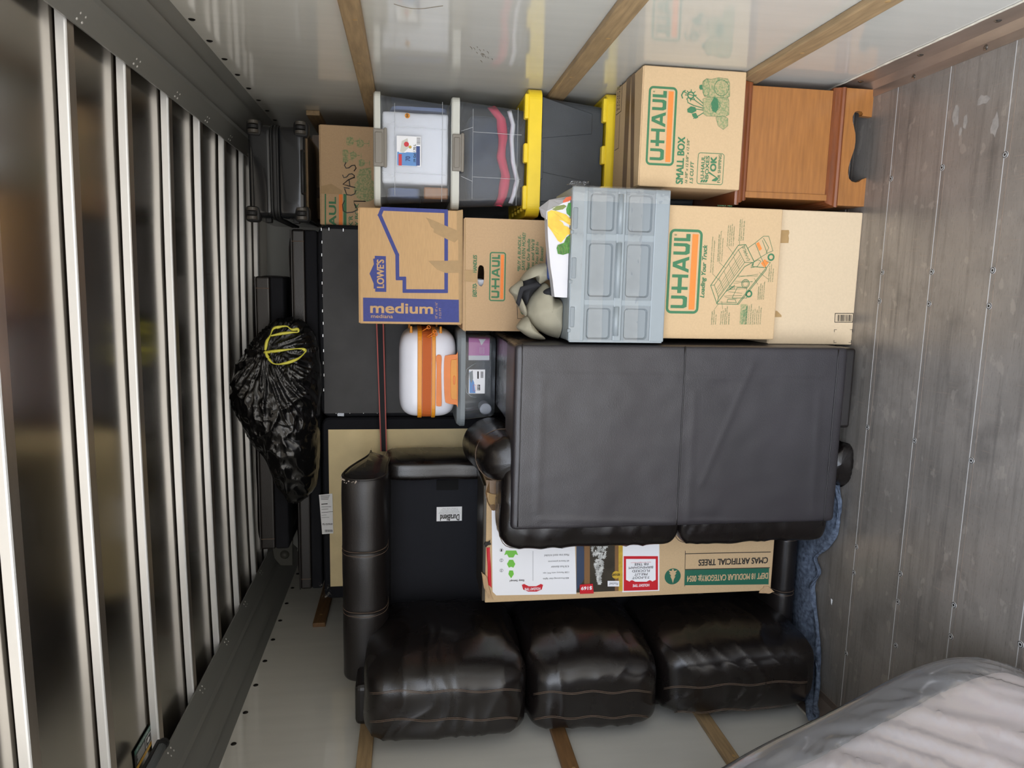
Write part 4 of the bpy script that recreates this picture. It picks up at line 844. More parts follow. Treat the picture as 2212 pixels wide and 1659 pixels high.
for xa_, xb_ in ((x1 - .02, xa[1] - .002), (xa[2] - .004, xa[3] + .004), (xa[4] - .002, x0 + .02)):
    mb = MB(); mb.cyl((xa_, YX + .002, zh + .004), (xb_, YX + .002, zh + .004), .010, 18); mb.build('hinge_barrel', 'crate_grey', ct, smooth=True)
for k in (0, 1, 2):
    xx = x1 - (x1 - x0) * (.20 + .32 * k) ; mb = MB(); mb.rbox(xx - .035, xx + .035, YX - .003, YX + .01, z1 - .020, z1 - .004, .003); mb.rbox(xx - .052, xx - .040, YX - .003, YX + .01, z1 - .008, z1 + .004, .002); mb.build('catch', 'crate_dark', ct)
def tape_run(za, zb, nm):
    mb = MB(); mb.grid(lambda u, v: (x0 + (x1 - x0) * u, YX - .0035 + .005 * abs(math.sin(PI * 3 * u)) * .6 + .0009 * nz((u * 16, v * 2.2, 3), 1.6) + .0004 * nz((u * 50, v * 9, 1), 1), za + (zb - za) * v + .002 * nz((u * 9, v, 8), 1)), 120, 14); o = mb.build(nm, 'wrap', ct, smooth=True)
tape_run(zz[0] - .012, zz[0] - .060, 'clear_tape'); tape_run(zz[2] - .006, zz[2] - .055, 'clear_tape'); tape_run(z1 - .004, z1 - .040, 'clear_tape')
mb = MB(); mb.grid(lambda u, v: (x1 + .003 - .05 * u, YX - .004 - .003 * math.sin(PI * u) - .0012 * nz((u * 9, v * 14, 0), 1.4), z0 + .004 + (z1 - z0) * v), 16, 70); mb.build('clear_tape', 'wrap', ct, smooth=True)
mb = MB(); mb.grid(lambda u, v: Vector((x1 + .004 + .014 * u + .006 * nz((u * 5, v * 9, 0), 1.5), YX + .01 + .01 * nz((u * 4, v * 8, 4), 1.5), z1 + .02 - .06 * v - .02 * u)), 10, 24); mb.build('loose_tape_end', 'wrap', ct, smooth=True)
CRX0, CRX1, CRZ = x0, x1, z1

# printed shopping bag and khaki trousers lying on the crate
def dome(outline, Y0, front, back, name, m, parent=None, seed=0, amp=.006, s=18, nr=16, p=.5, sub=8, fold=None, floor_z=None):
    q = [at(x, y, Y0) for x, y in outline]; n0 = len(q); pts = []
    for i in range(n0):                      # closed Catmull-Rom round the outline
        a, b_, c, d = q[i - 1], q[i], q[(i + 1) % n0], q[(i + 2) % n0]
        for k in range(sub):
            u = k / sub; pts.append(0.5 * ((2 * b_) + (c - a) * u + (2 * a - 5 * b_ + 4 * c - d) * u * u + (3 * b_ - a - 3 * c + d) * u ** 3))
    cen = sum(pts, Vector()) / len(pts); mb = MB()
    def fn(u, v, sg, dp):
        i = min(len(pts) - 1, int(round(u * len(pts)))) % len(pts); r = math.sin(v * PI / 2); o = cen.lerp(pts[i], r)
        h = max(0, 1 - r * r) ** p; o = o + Vector((0, sg * dp * h, 0))
        w = amp * (nz(o, s, seed) + .5 * nz(o, s * 2.2, seed)) * (1 if v < .999 else .25)
        if fold: w += fold(o, u, v)
        o = o + Vector((0, sg * w * (.3 + .7 * h), 0)) + (pts[i] - cen).normalized() * w * .4
        if floor_z is not None: o.z = max(o.z, floor_z)
        return o
    mb.grid(lambda u, v: fn(u, v, -1, front), len(pts), nr, True); mb.grid(lambda u, v: fn(u, v, 1, back), len(pts), max(4, nr // 2), True)
    return mb.build(name, m, parent, smooth=True)
z6 = lambda *l: [(1060 + x * 420 / 1858, 380 + y * 375 / 1659) for x, y in l]
CT = CRZ + .002
kt = thing('khaki_trousers', 'crumpled khaki trousers with black straps heaped on the grey crate', 'trousers', (at(1180, 650, 2.5).x, 2.53, CT))
dome(z6((745, 1180), (610, 1170), (560, 1060), (500, 1020), (420, 1100), (360, 1180), (325, 1290), (350, 1380), (430, 1460), (560, 1530), (700, 1555), (748, 1540), (756, 1300)), 2.54, .09, .12, 'trouser_leg', 'khaki', kt, 1, .010, 11, floor_z=CT)
dome(z6((560, 830), (440, 850), (350, 905), (290, 985), (300, 1010), (360, 960), (430, 975), (450, 1040), (520, 1000), (600, 960), (600, 890)), 2.53, .05, .12, 'waistband', 'khaki', kt, 2, .008, 14, floor_z=CT)
dome(z6((300, 1000), (235, 1035), (183, 1090), (230, 1160), (262, 1240), (330, 1340), (345, 1290), (290, 1180), (300, 1080)), 2.50, .04, .10, 'trouser_fly', 'khaki', kt, 3, .008, 16, floor_z=CT)
dome(z6((340, 1345), (250, 1435), (290, 1490), (380, 1545), (520, 1560), (440, 1480), (380, 1400)), 2.50, .05, .10, 'cuff', 'khaki', kt, 4, .006, 16, floor_z=CT)
dome(z6((345, 955), (440, 1000), (480, 1040), (400, 1120), (360, 1180), (330, 1240), (270, 1150), (290, 1050)), 2.52, .03, .08, 'lining', 'strap_black', kt, 5, .006, 20, floor_z=CT)
mb = MB(); mb.grid(lambda u, v: (lambda a, b_, c: a.lerp(b_, u * 2) if u < .5 else b_.lerp(c, u * 2 - 1))(Vector(at(*z6((470, 1030))[0], 2.455)), Vector(at(*z6((300, 1080))[0], 2.44)), Vector(at(*z6((255, 1230))[0], 2.45))) + Vector((0.0, -.004 * math.sin(9 * u), 0)) + Vector((.014 * (v - .5) , 0, .012 * (v - .5))), 24, 4); o = mb.build('belt_strap', 'strap_black', kt, smooth=True)
md = o.modifiers.new('t', 'SOLIDIFY'); md.thickness = .003
dome(z6((600, 1070), (540, 1075), (500, 1110), (545, 1150), (605, 1155)), 2.475, .012, .03, 'pocket', 'strap_black', kt, 6, .004, 20, floor_z=CT)
bt2 = thing('shopping_bag', 'white printed shopping bag with bananas and vegetables on it, on the grey crate', 'shopping bag', (at(1210, 540, 2.42).x, 2.44, CT))
YQ = 2.40
fp = [at(x, y, YQ) for x, y in z6((540, 330), (660, 275), (795, 215), (797, 1164), (690, 1162), (610, 1156), (592, 1000), (570, 860), (548, 600), (542, 450))]
for k in (2, 3): fp[k].z = CT
b = bmesh.new(); 
mb = MB(); n = len(fp)
for a_, b_ in zip(fp, fp[1:] + fp[:1]): mb.add([a_, b_, b_ + Vector((0, .05, 0)), a_ + Vector((0, .05, 0))], [(0, 1, 2, 3)])
mb.poly([p + Vector((0, .05, 0)) for p in fp]); mb.poly(fp); mb.build('bag_body', 'bag_white', bt2, bevel=.004)
mb = MB(); g = [at(x, y, YQ - .004 if i in (1, 2) else YQ + .06) for i, (x, y) in enumerate(z6((465, 300), (540, 335), (536, 415), (490, 385)))] ; g2 = [at(x, y, YQ + .05) for x, y in z6((560, 228), (770, 190))]
mb.poly([g[0], g[1], g[2], g[3]]); mb.poly([g[0], g2[0], g2[1], fp[2], fp[1], g[1]]); o = mb.build('side_gusset', 'bag_white', bt2); md = o.modifiers.new('t', 'SOLIDIFY'); md.thickness = .002
VEG = ['banana', 'pepper', 'greens', 'zucchini', 'carrot', 'gold', 'lid_white']
def Q(m, l, *p): F.pxpoly(z6(*p), m, l)
for nm, m, l, pts in (('printed_tomato', 4, 0, ((690, 240), (720, 205), (776, 193), (778, 225), (740, 245), (690, 258))), ('printed_courgette', 3, 1, ((575, 315), (600, 295), (700, 275), (725, 290), (690, 320), (620, 332))), ('printed_pepper', 1, 2, ((720, 320), (740, 260), (770, 255), (780, 270), (780, 410), (760, 390), (725, 360))),
                      ('printed_lettuce', 2, 4, ((720, 590), (745, 570), (776, 575), (776, 755), (740, 740), (690, 755), (640, 745), (628, 690), (640, 660), (700, 640)))):
    mb = MB(); F = Face(mb, YQ); Q(m, l, *pts)
    if m == 2:
        for k in range(9): F.pxline(z6((640 + 14 * k, 660 + 8 * (k % 3)), (660 + 12 * k, 700 + 14 * (k % 4)), (655 + 13 * k, 740)), .0014, 1 if k % 2 else 3, 5)
    mb.build(nm, VEG, bt2, recalc=False)
mb = MB(); F = Face(mb, YQ)
Q(0, 3, (542, 345), (580, 328), (620, 335), (720, 370), (770, 420), (780, 455), (760, 475), (690, 430), (650, 420), (690, 450), (715, 520), (712, 590), (670, 640), (640, 620), (590, 540), (545, 480))
Q(0, 4, (690, 470), (740, 490), (770, 530), (768, 555), (730, 565), (705, 600), (700, 520))
F.pxline(z6((548, 480), (600, 525), (650, 560)), .0012, 5, 5); F.pxline(z6((600, 345), (680, 410), (720, 440), (770, 460)), .0012, 5, 5)
mb.build('printed_bananas', ['banana', 'pepper', 'greens', 'zucchini', 'carrot', 'gold', 'lid_white'], bt2, recalc=False)
mb = MB(); z = [at(x, y, 2.47) for x, y in z6((548, 680), (600, 660), (600, 1000), (545, 985))]; mb.prism(z, (0, .05, 0)); tag(mb.build('blue_cloth', 'label_navy', bevel=.01), 'sliver of navy blue cloth tucked between the trousers and the white shopping bag', 'cloth')
# ================================================================== loveseat standing on its arm, back towards the door
from mathutils.bvhtree import BVHTree
def crom(pts, sub=6, closed=False):
    pts = [Vector(p) for p in pts]; n = len(pts); out = []
    for i in range(n if closed else n - 1):
        a = pts[(i - 1) % n] if closed or i else pts[0]; b = pts[i]; c = pts[(i + 1) % n]; d = pts[(i + 2) % n] if closed or i + 2 < n else pts[-1]
        for k in range(sub):
            u = k / sub; out.append(0.5 * (2 * b + (c - a) * u + (2 * a - 5 * b + 4 * c - d) * u * u + (3 * b - a - 3 * c + d) * u ** 3))
    if not closed: out.append(pts[-1])
    return out
YV = 2.36
va = at(1109, 900, YV); zV1 = va.z; zV0 = 0.078; xV1 = at(1400, 742, YV).x - .007; xV0 = at(1400, 1139, YV).x; YVB = 3.16
lv = thing('loveseat', 'dark brown leather loveseat standing on end on its arm, back towards the door', 'loveseat', ((xV0 + xV1) / 2, 2.75, 0))
CREASES = [[at(x, y, YV) for x, y in l] for l in (((1166, 808), (1465, 814)), ((1170, 830), (1160, 1105)), ((1165, 1122), (1455, 1128)), ((1500, 850), (1486, 1120)), ((1625, 790), (1515, 1045)), ((1770, 850), (1755, 1110)), ((1490, 815), (1770, 820)), ((1490, 1125), (1760, 1128)))]
def leatherize(p, d, amp=.0022):
    if d[1] > -.5: return Vector((0, 0, 0))
    w = amp * 1.5 * nz(p, 5, 2) + amp * .5 * nz(p, 16, 4)
    for a, b_ in CREASES:
        ab = b_ - a; ap = p - a; t = max(0, min(1, (ap.x * ab.x + ap.z * ab.z) / (ab.x ** 2 + ab.z ** 2))); q = ap - ab * t; w += .0013 * math.exp(-(q.x * q.x + q.z * q.z) / .010 ** 2)
    return Vector((0, -w, 0))
mb = MB(); mb.pillow(((xV0 + xV1) / 2, YV + .11, (zV0 + zV1) / 2), ((xV1 - xV0) / 2, .11, (zV1 - zV0) / 2), (60, 14, 60), 110, lambda d, p: p + leatherize(p, d)); bp = mb.build('back_panel', 'leather_sheen', lv, smooth=True)
def seam(px0, px1, r=.0022, m='leather', nm='seam', par=None, dy=0.0):
    a = at(*px0, YV + dy); b_ = at(*px1, YV + dy); mb = MB(); mb.tube([a.lerp(b_, k / 20) + Vector((0, -.0005 + .0008 * nz((k, 0, 0), .7), .0012 * nz((k, 3, 0), .5))) for k in range(21)], r, 6); return mb.build(nm, m, par or bp, smooth=True)
seam((1129, 742), (1118, 1138)); seam((1481, 748), (1461, 1138), .0028); seam((1812, 755), (1778, 1136))
mb = MB(); mb.rbox(xV1 - .30, xV1, YV + .02, YVB, zV1 - .05, zV1 - .002, .012, 3); mb.build('side_panel', 'leather_shiny', lv, smooth=False)
mb = MB(); mb.rbox(xV1 - .045, xV1 - .002, YV + .02, YVB, zV0 + .02, zV1 - .05, .006); mb.build('base', 'black_fabric', lv)
mb = MB(); mb.rbox(xV0 + .14, xV1 - .05, YV + .22, YVB - .03, zV0 + .12, zV1 - .10, .03, 3); mb.build('seat', 'leather_shiny', lv)
mb = MB(); mb.rbox(xV1 - .30, xV1 - .004, YV + .012, YVB, .042, zV0 + .05, .012, 3); mb.build('side_panel', 'leather_shiny', lv)
def roll(keys, nm, floor=None):              # rolled arm: circles (centre pixel, depth, radius)
    mb = MB(); ks = [(at(*c, Y), r) for c, Y, r in keys]; cs = crom([k[0] for k in ks], 8); rs = crom([(k[1], 0, 0) for k in ks], 8); n = 44
    def fn(u, v):
        i = min(len(cs) - 1, int(round(v * (len(cs) - 1)))); a = 2 * PI * u
        pl = .13 * math.exp(-v * 3.0) * (.5 - abs(math.sin(5.5 * a + 1.2 * math.sin(3 * a) + 2 * v))) + .02 * nz((math.cos(a) * 2, math.sin(a) * 2, v * 6), 1.3)
        r = rs[i].x * (1 + pl); q = cs[i] + Vector((math.cos(a) * r * .92, 0, math.sin(a) * r))
        if floor is not None: q.z = max(q.z, floor)
        return q
    mb.grid(fn, n, len(cs), True); o = mb.build(nm, 'leather_shiny', lv, smooth=True)
    k = len(cs) // 2; mb = MB(); mb.tube([cs[k] + Vector((math.cos(2 * PI * j / 30) * rs[k].x * .925, .01 * math.sin(2 * PI * j / 15), math.sin(2 * PI * j / 30) * rs[k].x * 1.005)) for j in range(31)], .0018, 5); mb.build('stitching', 'thread', o, smooth=True)
    return o
roll([((1118, 998), YV + .03, .001), ((1110, 996), YV + .06, .078), ((1098, 990), YV + .12, .100), ((1080, 975), YV + .26, .112), ((1061, 958), YV + .44, .116), ((1060, 957), YV + .47, .095)], 'rolled_arm')
roll([((1818, 1003), YV + .02, .001), ((1832, 1003), YV + .05, .078), ((1826, 1000), YV + .13, .100), ((1765, 962), YV + .24, .096), ((1745, 940), YV + .44, .096), ((1744, 939), YV + .47, .08)], 'rolled_arm', .003)
def cushion(c, h, e, nm, m, par, seed, wr=.006, bulge=(0, 0, 0), n=40, extra=None, ridge=0.0, rax=2):
    def fn(d, p):
        w = wr * (nz(p, 7, seed) + .5 * nz(p, 15, seed))
        if ridge:                             # gathers that run off the seams
            q = 1 - abs(nz((p[rax] * 14 + 1.5 * nz(p, 5, seed), p[0] * 2.0, p[1] * 2.5), 1, seed + 3)); w += ridge * (q ** 5 - .25)
        p = p + Vector(d) * w
        if extra: p = extra(d, p)
        return p
    mb = MB(); mb.pillow(c, h, e, n, fn); return mb.build(nm, m, par, smooth=True)
zA, zB, zM = at(1078, 1120, YV + .1).z, at(1768, 1170, YV + .1).z, at(1452, 1160, YV + .1).z
for z1_, z0_, k in ((zA, zM - .004, 1), (zM + .004, zB, 2)):
    o = cushion(((-0.62 - 0.950) / 2, YV + .125, (z0_ + z1_) / 2), (.165, .105, (z1_ - z0_) / 2), (4, 5, 16), 'back_cushion', 'leather_shiny', lv, k, .005, ridge=.006)
    for dy in (-.045, .06):
        mb = MB(); cx, hx, hz_ = -.785, .165, (z1_ - z0_) / 2
        pts = []
        for i in range(61):
            a = PI * .98 + (PI * 1.04) * i / 60
            v = sup(Vector((math.sin(a - PI / 2 + PI) * -1 if False else -abs(math.sin((i / 60) * PI)), (dy) / .105 * .8, math.cos((i / 60) * PI))).normalized(), (cx, YV + .125, (z0_ + z1_) / 2), (hx * 1.012, .107, hz_ * 1.012), (4, 5, 16)); pts.append(v + Vector((0, .003 * nz((i * .3, k, dy * 9), 1), 0)))
        mb.tube(pts, .0016, 5); mb.build('stitching', 'thread', o, smooth=True)

# ================================================================== long sofa standing on end, seat towards the door
YA, YF0, XF, XB = 2.60, 3.16, -0.735, -1.56
sf = thing('sofa', 'black leather three cushion sofa standing on end against the left wall', 'sofa', (-1.18, 2.85, 0))
zo, zi = at(736, 1040, YA + .05).z, at(836, 1045, YA).z
zfo, zfi = at(802, 968, YF0).z, at(850, 975, YF0).z
zlo, zli = 0.036, at(1673, 1230, 2.62).z - .012
def arm(zin, zout, zfin, zfout, nm, YA=YA):
    s = 1 if zout > zin else -1; t = zout - zin
    prof = crom([(YF0, zfin, 0), (YA + .22, zin, 0), (YA + .07, zin + t * .02, 0), (YA + .012, zin + t * .22, 0), (YA, zin + t * .52, 0), (YA + .018, zin + t * .86, 0), (YA + .07, zout, 0), (YA + .16, zin + t * .94, 0), (YA + .28, zin + t * .74, 0), (YA + .42, zfout, 0), (YF0, zfout, 0)], 5)
    c = Vector((sum(p[0] for p in prof) / len(prof), sum(p[1] for p in prof) / len(prof), 0)); nv = 46
    def fn(u, v):
        p = prof[min(len(prof) - 1, int(round(u * (len(prof) - 1))))]; x = XF + (XB - XF) * v
        k = 1 - .04 * math.exp(-v * 60) - .35 * max(0, (v - .955) / .045) ** 2; q = c + (p - c) * k
        w = .004 * nz((x * 6, q[0] * 6, q[1] * 6), 1.0, 5) - .004 * sum(math.exp(-((x - b_) / .006) ** 2) for b_ in (-1.02, -1.26))
        q = q + (p - c).normalized() * w
        return (x, q[0], q[1])
    mb = MB(); mb.grid(fn, len(prof), nv * 3); mb.poly([fn(i / (len(prof) - 1), 1) for i in range(len(prof))]); o = mb.build(nm, 'leather', sf, smooth=True)
    fr = [Vector(fn(i / (len(prof) - 1), 0)) for i in range(3, len(prof) - 3)]; cc = sum(fr, Vector()) / len(fr)
    mb = MB(); rows = [[cc.lerp(p, k) + Vector((.014 * (1 - k ** 3), 0, 0)) for p in fr] for k in (1, .9, .7, .4, .02)]
    for a, b_ in zip(rows[:-1], rows[1:]): mb.ring(a, b_)
    mb.poly(rows[-1]); mb.build('arm_front', 'leather_shiny', o, smooth=True)
    mb = MB(); mb.tube([p + Vector((.002, 0, 0)) for p in fr], .0042, 6); mb.build('piping', 'leather', o, smooth=True)
    mb = MB()                                  # rubbed patches along the arm-front edge
    random.seed(5)
    for i in range(len(fr)):
        if .42 < i / len(fr) < .72:
            for _ in range(3):
                p = fr[i] + Vector((-.003 - .01 * random.random() ** 2, 0, random.uniform(-.004, .004))); q = (Vector((0, p.y, p.z)) - Vector((0, c.x, c.y))).normalized(); w = random.uniform(.001, .003)
                mb.add([p + q * .0035 + Vector((-w, 0, -w)), p + q * .0035 + Vector((w, 0, -w)), p + q * .0035 + Vector((w, 0, w)), p + q * .0035 + Vector((-w, 0, w))], [(0, 1, 2, 3)])
    mb.build('worn_edge', 'scuff', o, recalc=False)
    for b_ in (-1.02, -1.26):
        for dx in (-.008, .008):
            mb = MB(); v = (b_ + dx - XF) / (XB - XF); mb.tube([Vector(fn(i / 60, v)) + (Vector((0, fn(i / 60, v)[1], fn(i / 60, v)[2])) - Vector((0, c.x, c.y))).normalized() * .0012 for i in range(8, 53)], .0010, 5); mb.build('stitching', 'thread', o, smooth=True)
    return o
arm(zi, zo, zfi, zfo, 'arm'); arm(zli, zlo, zli + .02, .045, 'arm', 2.62)
mb = MB(); zc = (zli + zi) / 2; hz_ = (zi - zli) / 2 + .02
mb.pillow((-.775, (2.86 + YF0) / 2, zc), (.045, (YF0 - 2.86) / 2, hz_), (5, 5, 40), 30, lambda d, p: p + Vector((.003, .004, 0)) * nz(p, 9, 6)); mb.build('front_rail', 'leather_shiny', sf, smooth=True)
mb = MB(); YD = 2.935
mb.grid(lambda u, v: (-.80 - .70 * u, YD + .02 * abs(2 * v - 1) ** 8 + .003 * nz((u * 6, v * 14, 0), 1) + .0035 * (1 - abs(nz((u * 3, v * 9, 5), 1.3))) ** 6, zli - .01 + (zi - zli + .02) * v), 60, 150); o = mb.build('seat_deck', 'deck_cloth', sf, smooth=True)
md = o.modifiers.new('t', 'SOLIDIFY'); md.thickness = .01; md.offset = -1
mb = MB(); F = Face(mb, YD - .002); F.rect((990, 1058), (943, 1037), 0, 0); mb.build('velcro_patch', 'velcro', sf, recalc=False)
mb = MB(); F = Face(mb, YD - .002, 'left'); F.rect((998, 1094), (943, 1126), 0, 0); F.text('DuraBlend', (992, 1111), (951, 1124), 1, .02, l=2)
for k, l_ in enumerate(('Contents and care of this upholstery', 'may not be removed except by consumer', 'This product is made with an', 'approved cover. Wipe clean with', 'a damp cloth only.')): F.text(l_, (994 - k * 1.5, 1107.5 - k * 2.6), (947 + k * 2, 1109.2 - k * 2.6), 1, l=2)
mb.build('care_label', ['paper', 'print_black'], sf, recalc=False)
mb = MB(); mb.rbox(-1.63, -1.47, 2.47, YF0, .05, zi + .115, .02, 3); mb.build('back_frame', 'leather', sf)
mb = MB(); mb.rbox(-1.47, -.74, YF0 - .03, YF0 - .004, zli + .02, zi - .01, .006); mb.build('underside', 'dust_cover', sf)
pxs = [(786, 1500, 1137, 1500, 1), (1140, 1500, 1420, 1490, 2), (1422, 1480, 1756, 1455, 3)]
for xa, ya, xb, yb, k in pxs:
    Yn = (2.30, 2.33, 2.36)[k - 1]
    z1_, z0_ = at(xa, ya, Yn + .05).z, at(xb, yb, Yn + .05).z
    xg0 = at(960, (1492, 1494, 1478)[k - 1], Yn + .02).x; xg1 = at(960, (1553, 1548, 1532)[k - 1], Yn + .02).x
    cx = (xg0 + xg1) / 2 - .01; hx = .13; cy = (Yn + 2.93) / 2; hy = (2.93 - Yn) / 2; ch = (cx, cy, (z0_ + z1_) / 2); hh = (hx, hy, (z1_ - z0_) / 2 + .007)
    def extra(d, p, ch=ch, hh=hh, k=k):
        u = (p.z - ch[2]) / hh[2]; v = (p.y - ch[1]) / hh[1]; bl = max(0, 1 - u * u) ** .6
        if d[0] > 0: p = p + Vector(((.060, .060, .045)[k - 1] * bl * max(0, 1 - ((v + .05) / 1.0) ** 2) ** .7 * min(1, d[0] * 1.6), 0, 0))
        if d[1] < 0: p = p + Vector((0, -.022 * bl * min(1, -d[1] * 1.4), 0))
        return p
    o = cushion(ch, hh, (5.5, 5, 9), 'back_cushion', 'leather_shiny', sf, 10 + k, .006, n=60, extra=extra, ridge=.006)
    dg = o.data; bv = BVHTree.FromPolygons([v.co + Vector(o['_org']) for v in dg.vertices], [list(p.vertices) for p in dg.polygons])
    for row in ((1492, 1494, 1478)[k - 1], (1553, 1548, 1532)[k - 1]):
        pts = []
        for i in range(41):
            px = xa + 12 + (xb - xa - 24) * i / 40; py = row + (-16 if k == 3 else -4) * (i / 40 - .5) + 2.5 * math.sin(i * .45 + k)
            d_ = (at(px, py, 1) - Vector((0, 0, HC))).normalized(); h_ = bv.ray_cast(Vector((0, 0, HC)), d_)
            if h_[0]: pts.append(h_[0] - d_ * .0012)
        if len(pts) > 4:
            for dd in (0, .005):
                mb = MB(); mb.tube([p + Vector((-dd, 0, 0)) for p in pts], .0010, 5); mb.build('stitching', 'thread', o, smooth=True)

# ================================================================== artificial tree carton wedged in the sofa seat
YR = 2.60
x0, x1, z0, z1 = corners((1052, 1040), (1664, 1289), YR); x0 = at(1360, 1289, YR).x; x1 = at(1360, 1038, YR).x
tc_ = thing('tree_carton', 'long torn artificial tree carton standing upright in the sofa seat', 'box', ((x0 + x1) / 2, YR + .12, z0))
mb = MB(); mb.rbox(x0, x1, YR, YR + .245, z0, z1, .004); mb.build('carton', 'cardboard', tc_)
mb = MB(); F = Face(mb, YR, 'left'); R_ = lambda m, l, a, b_: F.rect(b_, a, m, l)
F.pxpoly([(1062, 1100), (1240, 1100), (1245, 1283), (1072, 1286), (1064, 1278)], 0, 0)
F.pxpoly([(1245, 1100), (1344, 1100), (1344, 1276), (1245, 1280)], 4, 0)
F.pxpoly([(1245, 1180), (1260, 1180), (1266, 1215), (1262, 1250), (1250, 1270), (1245, 1276)], 6, 1); F.pxpoly([(1262, 1100), (1274, 1100), (1274, 1276), (1262, 1276)], 5, 1); F.pxpoly([(1328, 1100), (1336, 1100), (1336, 1276), (1328, 1276)], 5, 1); F.pxpoly([(1336, 1100), (1345, 1100), (1345, 1276), (1336, 1276)], 9, 1)
random.seed(2)
for i in range(300):                          # flocked tree hanging tip downwards in the printed picture
    v = random.random() ** .7; y = 1105 + 155 * v; hw = 29 * (1 - v) + 2; x = 1294 + random.uniform(-hw, hw); s = random.uniform(2.2, 4.6)
    F.pxpoly([(x + s * (1 if a % 2 else .35) * math.cos(a * PI / 5 + i), y + 1.2 * s * (1 if a % 2 else .35) * math.sin(a * PI / 5 + i)) for a in range(10)], 7, 2 + (i % 3))
F.circle((1330, 1241), 9.5, 9, 6); F.text('INSTA SHAPE', (1338, 1238), (1322, 1243), 4, .02, l=7)
F.pxpoly([(1312, 1254), (1337, 1254), (1337, 1266), (1312, 1266)], 0, 6); F.text('Flocked', (1334, 1257), (1316, 1263), 8, l=7)
F.pxpoly([(1344, 1100), (1424, 1100), (1424, 1276), (1344, 1279)], 0, 1); F.pxpoly([(1347, 1201), (1421, 1201), (1421, 1274), (1347, 1276)], 1, 2); F.pxpoly([(1352, 1207), (1416, 1207), (1416, 1252), (1408, 1256), (1360, 1256), (1352, 1252)], 0, 3)
for k, (s, a, b_) in enumerate((('7.5-FOOT', 1402, 1365), ('PRE-LIT', 1398, 1370), ('FLOCKED', 1403, 1365), ('BIRMINGHAM', 1410, 1358), ('FIR TREE', 1400, 1370))): F.text(s, (a, 1244.5 - k * 7.2), (b_, 1249.5 - k * 7.2), 8, .01, l=4)
F.text('Abeto Birmingham Nevado', (1406, 1213), (1362, 1215.5), 1, l=4)
def banner(cx, cy, s, l=2):
    F.pxpoly([(cx - 23 * s, cy - 7 * s), (cx - 18 * s, cy - 9 * s), (cx - 8 * s, cy - 4 * s), (cx + 8 * s, cy - 4 * s), (cx + 18 * s, cy - 9 * s), (cx + 23 * s, cy - 7 * s), (cx + 20 * s, cy + 3 * s), (cx + 9 * s, cy + 7.5 * s), (cx - 9 * s, cy + 7.5 * s), (cx - 20 * s, cy + 3 * s)], 1, l)
    F.text('HOLIDAY TIME', (cx + 17 * s, cy - 1 * s), (cx - 17 * s, cy + 4.5 * s), 0, .02, l=l + 1)
banner(1384, 1262, 1.05, 4); banner(1150, 1270, 1.0, 2)
F.pxpoly([(1252, 1262), (1280, 1260), (1282, 1281), (1252, 1282)], 1, 7); F.text('$169', (1278, 1265), (1255, 1273), 0, .03, l=8)
for k, (s, a, b_) in enumerate((('400 Pre-strung clear lights', 1229, 1173), ('1338 Memory wire PVC tips', 1229, 1173), ('4.16 Foot diameter', 1229, 1190), ('60 Natural pinecones', 1229, 1184), ('Metal tree stand included', 1229, 1176))): F.text(s, (a, 1246.5 - k * 12.4), (b_, 1251 - k * 12.4), 8, .0, l=1)
F.text('Easy Setup!', (1132, 1251), (1101, 1256), 8, .02, l=1)
for k, (y, pts) in enumerate(((1196, [(-11, -7), (11, -7), (15, 3), (9, 1), (5, 8), (-5, 8), (-9, 1), (-15, 3)]), (1218, [(-4, -9), (4, -9), (9, 0), (5, 8), (0, 6), (-5, 8), (-9, 0)]), (1240, [(0, 9), (6, 0), (4, -8), (-4, -8), (-6, 0)]))):
    F.pxpoly([(1104 + a, y + b_) for a, b_ in pts], 2, 1); F.circle((1083, y - 8), 4, 8, 1, 16, .15); F.text('123'[k], (1084.5, y - 10), (1081.5, y - 5.5), 8, l=1)
F.pxline([(1151, 1190), (1151, 1254)], .001, 8)
F.circle((1453, 1245), 20, 3, 0, 32); F.pxpoly([(1453 + (a - 1453) * .8, 1245 + (b_ - 1245) * .8) for a, b_ in ((1453, 1263), (1450, 1252), (1446, 1244), (1449, 1244), (1443, 1235), (1447, 1236), (1441, 1228), (1450, 1230), (1451, 1225), (1455, 1225), (1456, 1230), (1465, 1228), (1459, 1236), (1463, 1235), (1457, 1244), (1460, 1244), (1456, 1252))], 10, 3)
F.pxline([(1480, 1196), (1664, 1192)], .003, 8); F.pxline([(1480, 1230), (1662, 1226)], .003, 8); F.pxline([(1480, 1196), (1479, 1266)], .002, 8); F.pxline([(1480, 1196), (1480, 1190)], .002, 8)
F.text('CMAS ARTIFICIAL TREES', (1658, 1206), (1509, 1219), 8, .025, l=1)
F.pxpoly([(1479, 1231), (1661, 1227), (1660, 1262), (1478, 1264)], 3, 1); F.text('DEPT 18 MODULAR CATEGORY#: 0054', (1658, 1239), (1484, 1253), 10, .02, l=2)
mb.build('printing', ['paper_gloss', 'print_red', 'leaf_green', 'print_darkgreen', 'photo_dark', 'photo_wood', 'photo_blue', 'frost', 'print_black', 'gold', 'cardboard'], tc_, recalc=False)
mb = MB(); random.seed(9)
mb.rbox(x0 + .005, x1 - .01, YR + .004, YR + .24, z1 - .004, z1 + .012, .004); mb.build('end_flap', 'photo_dark', tc_)
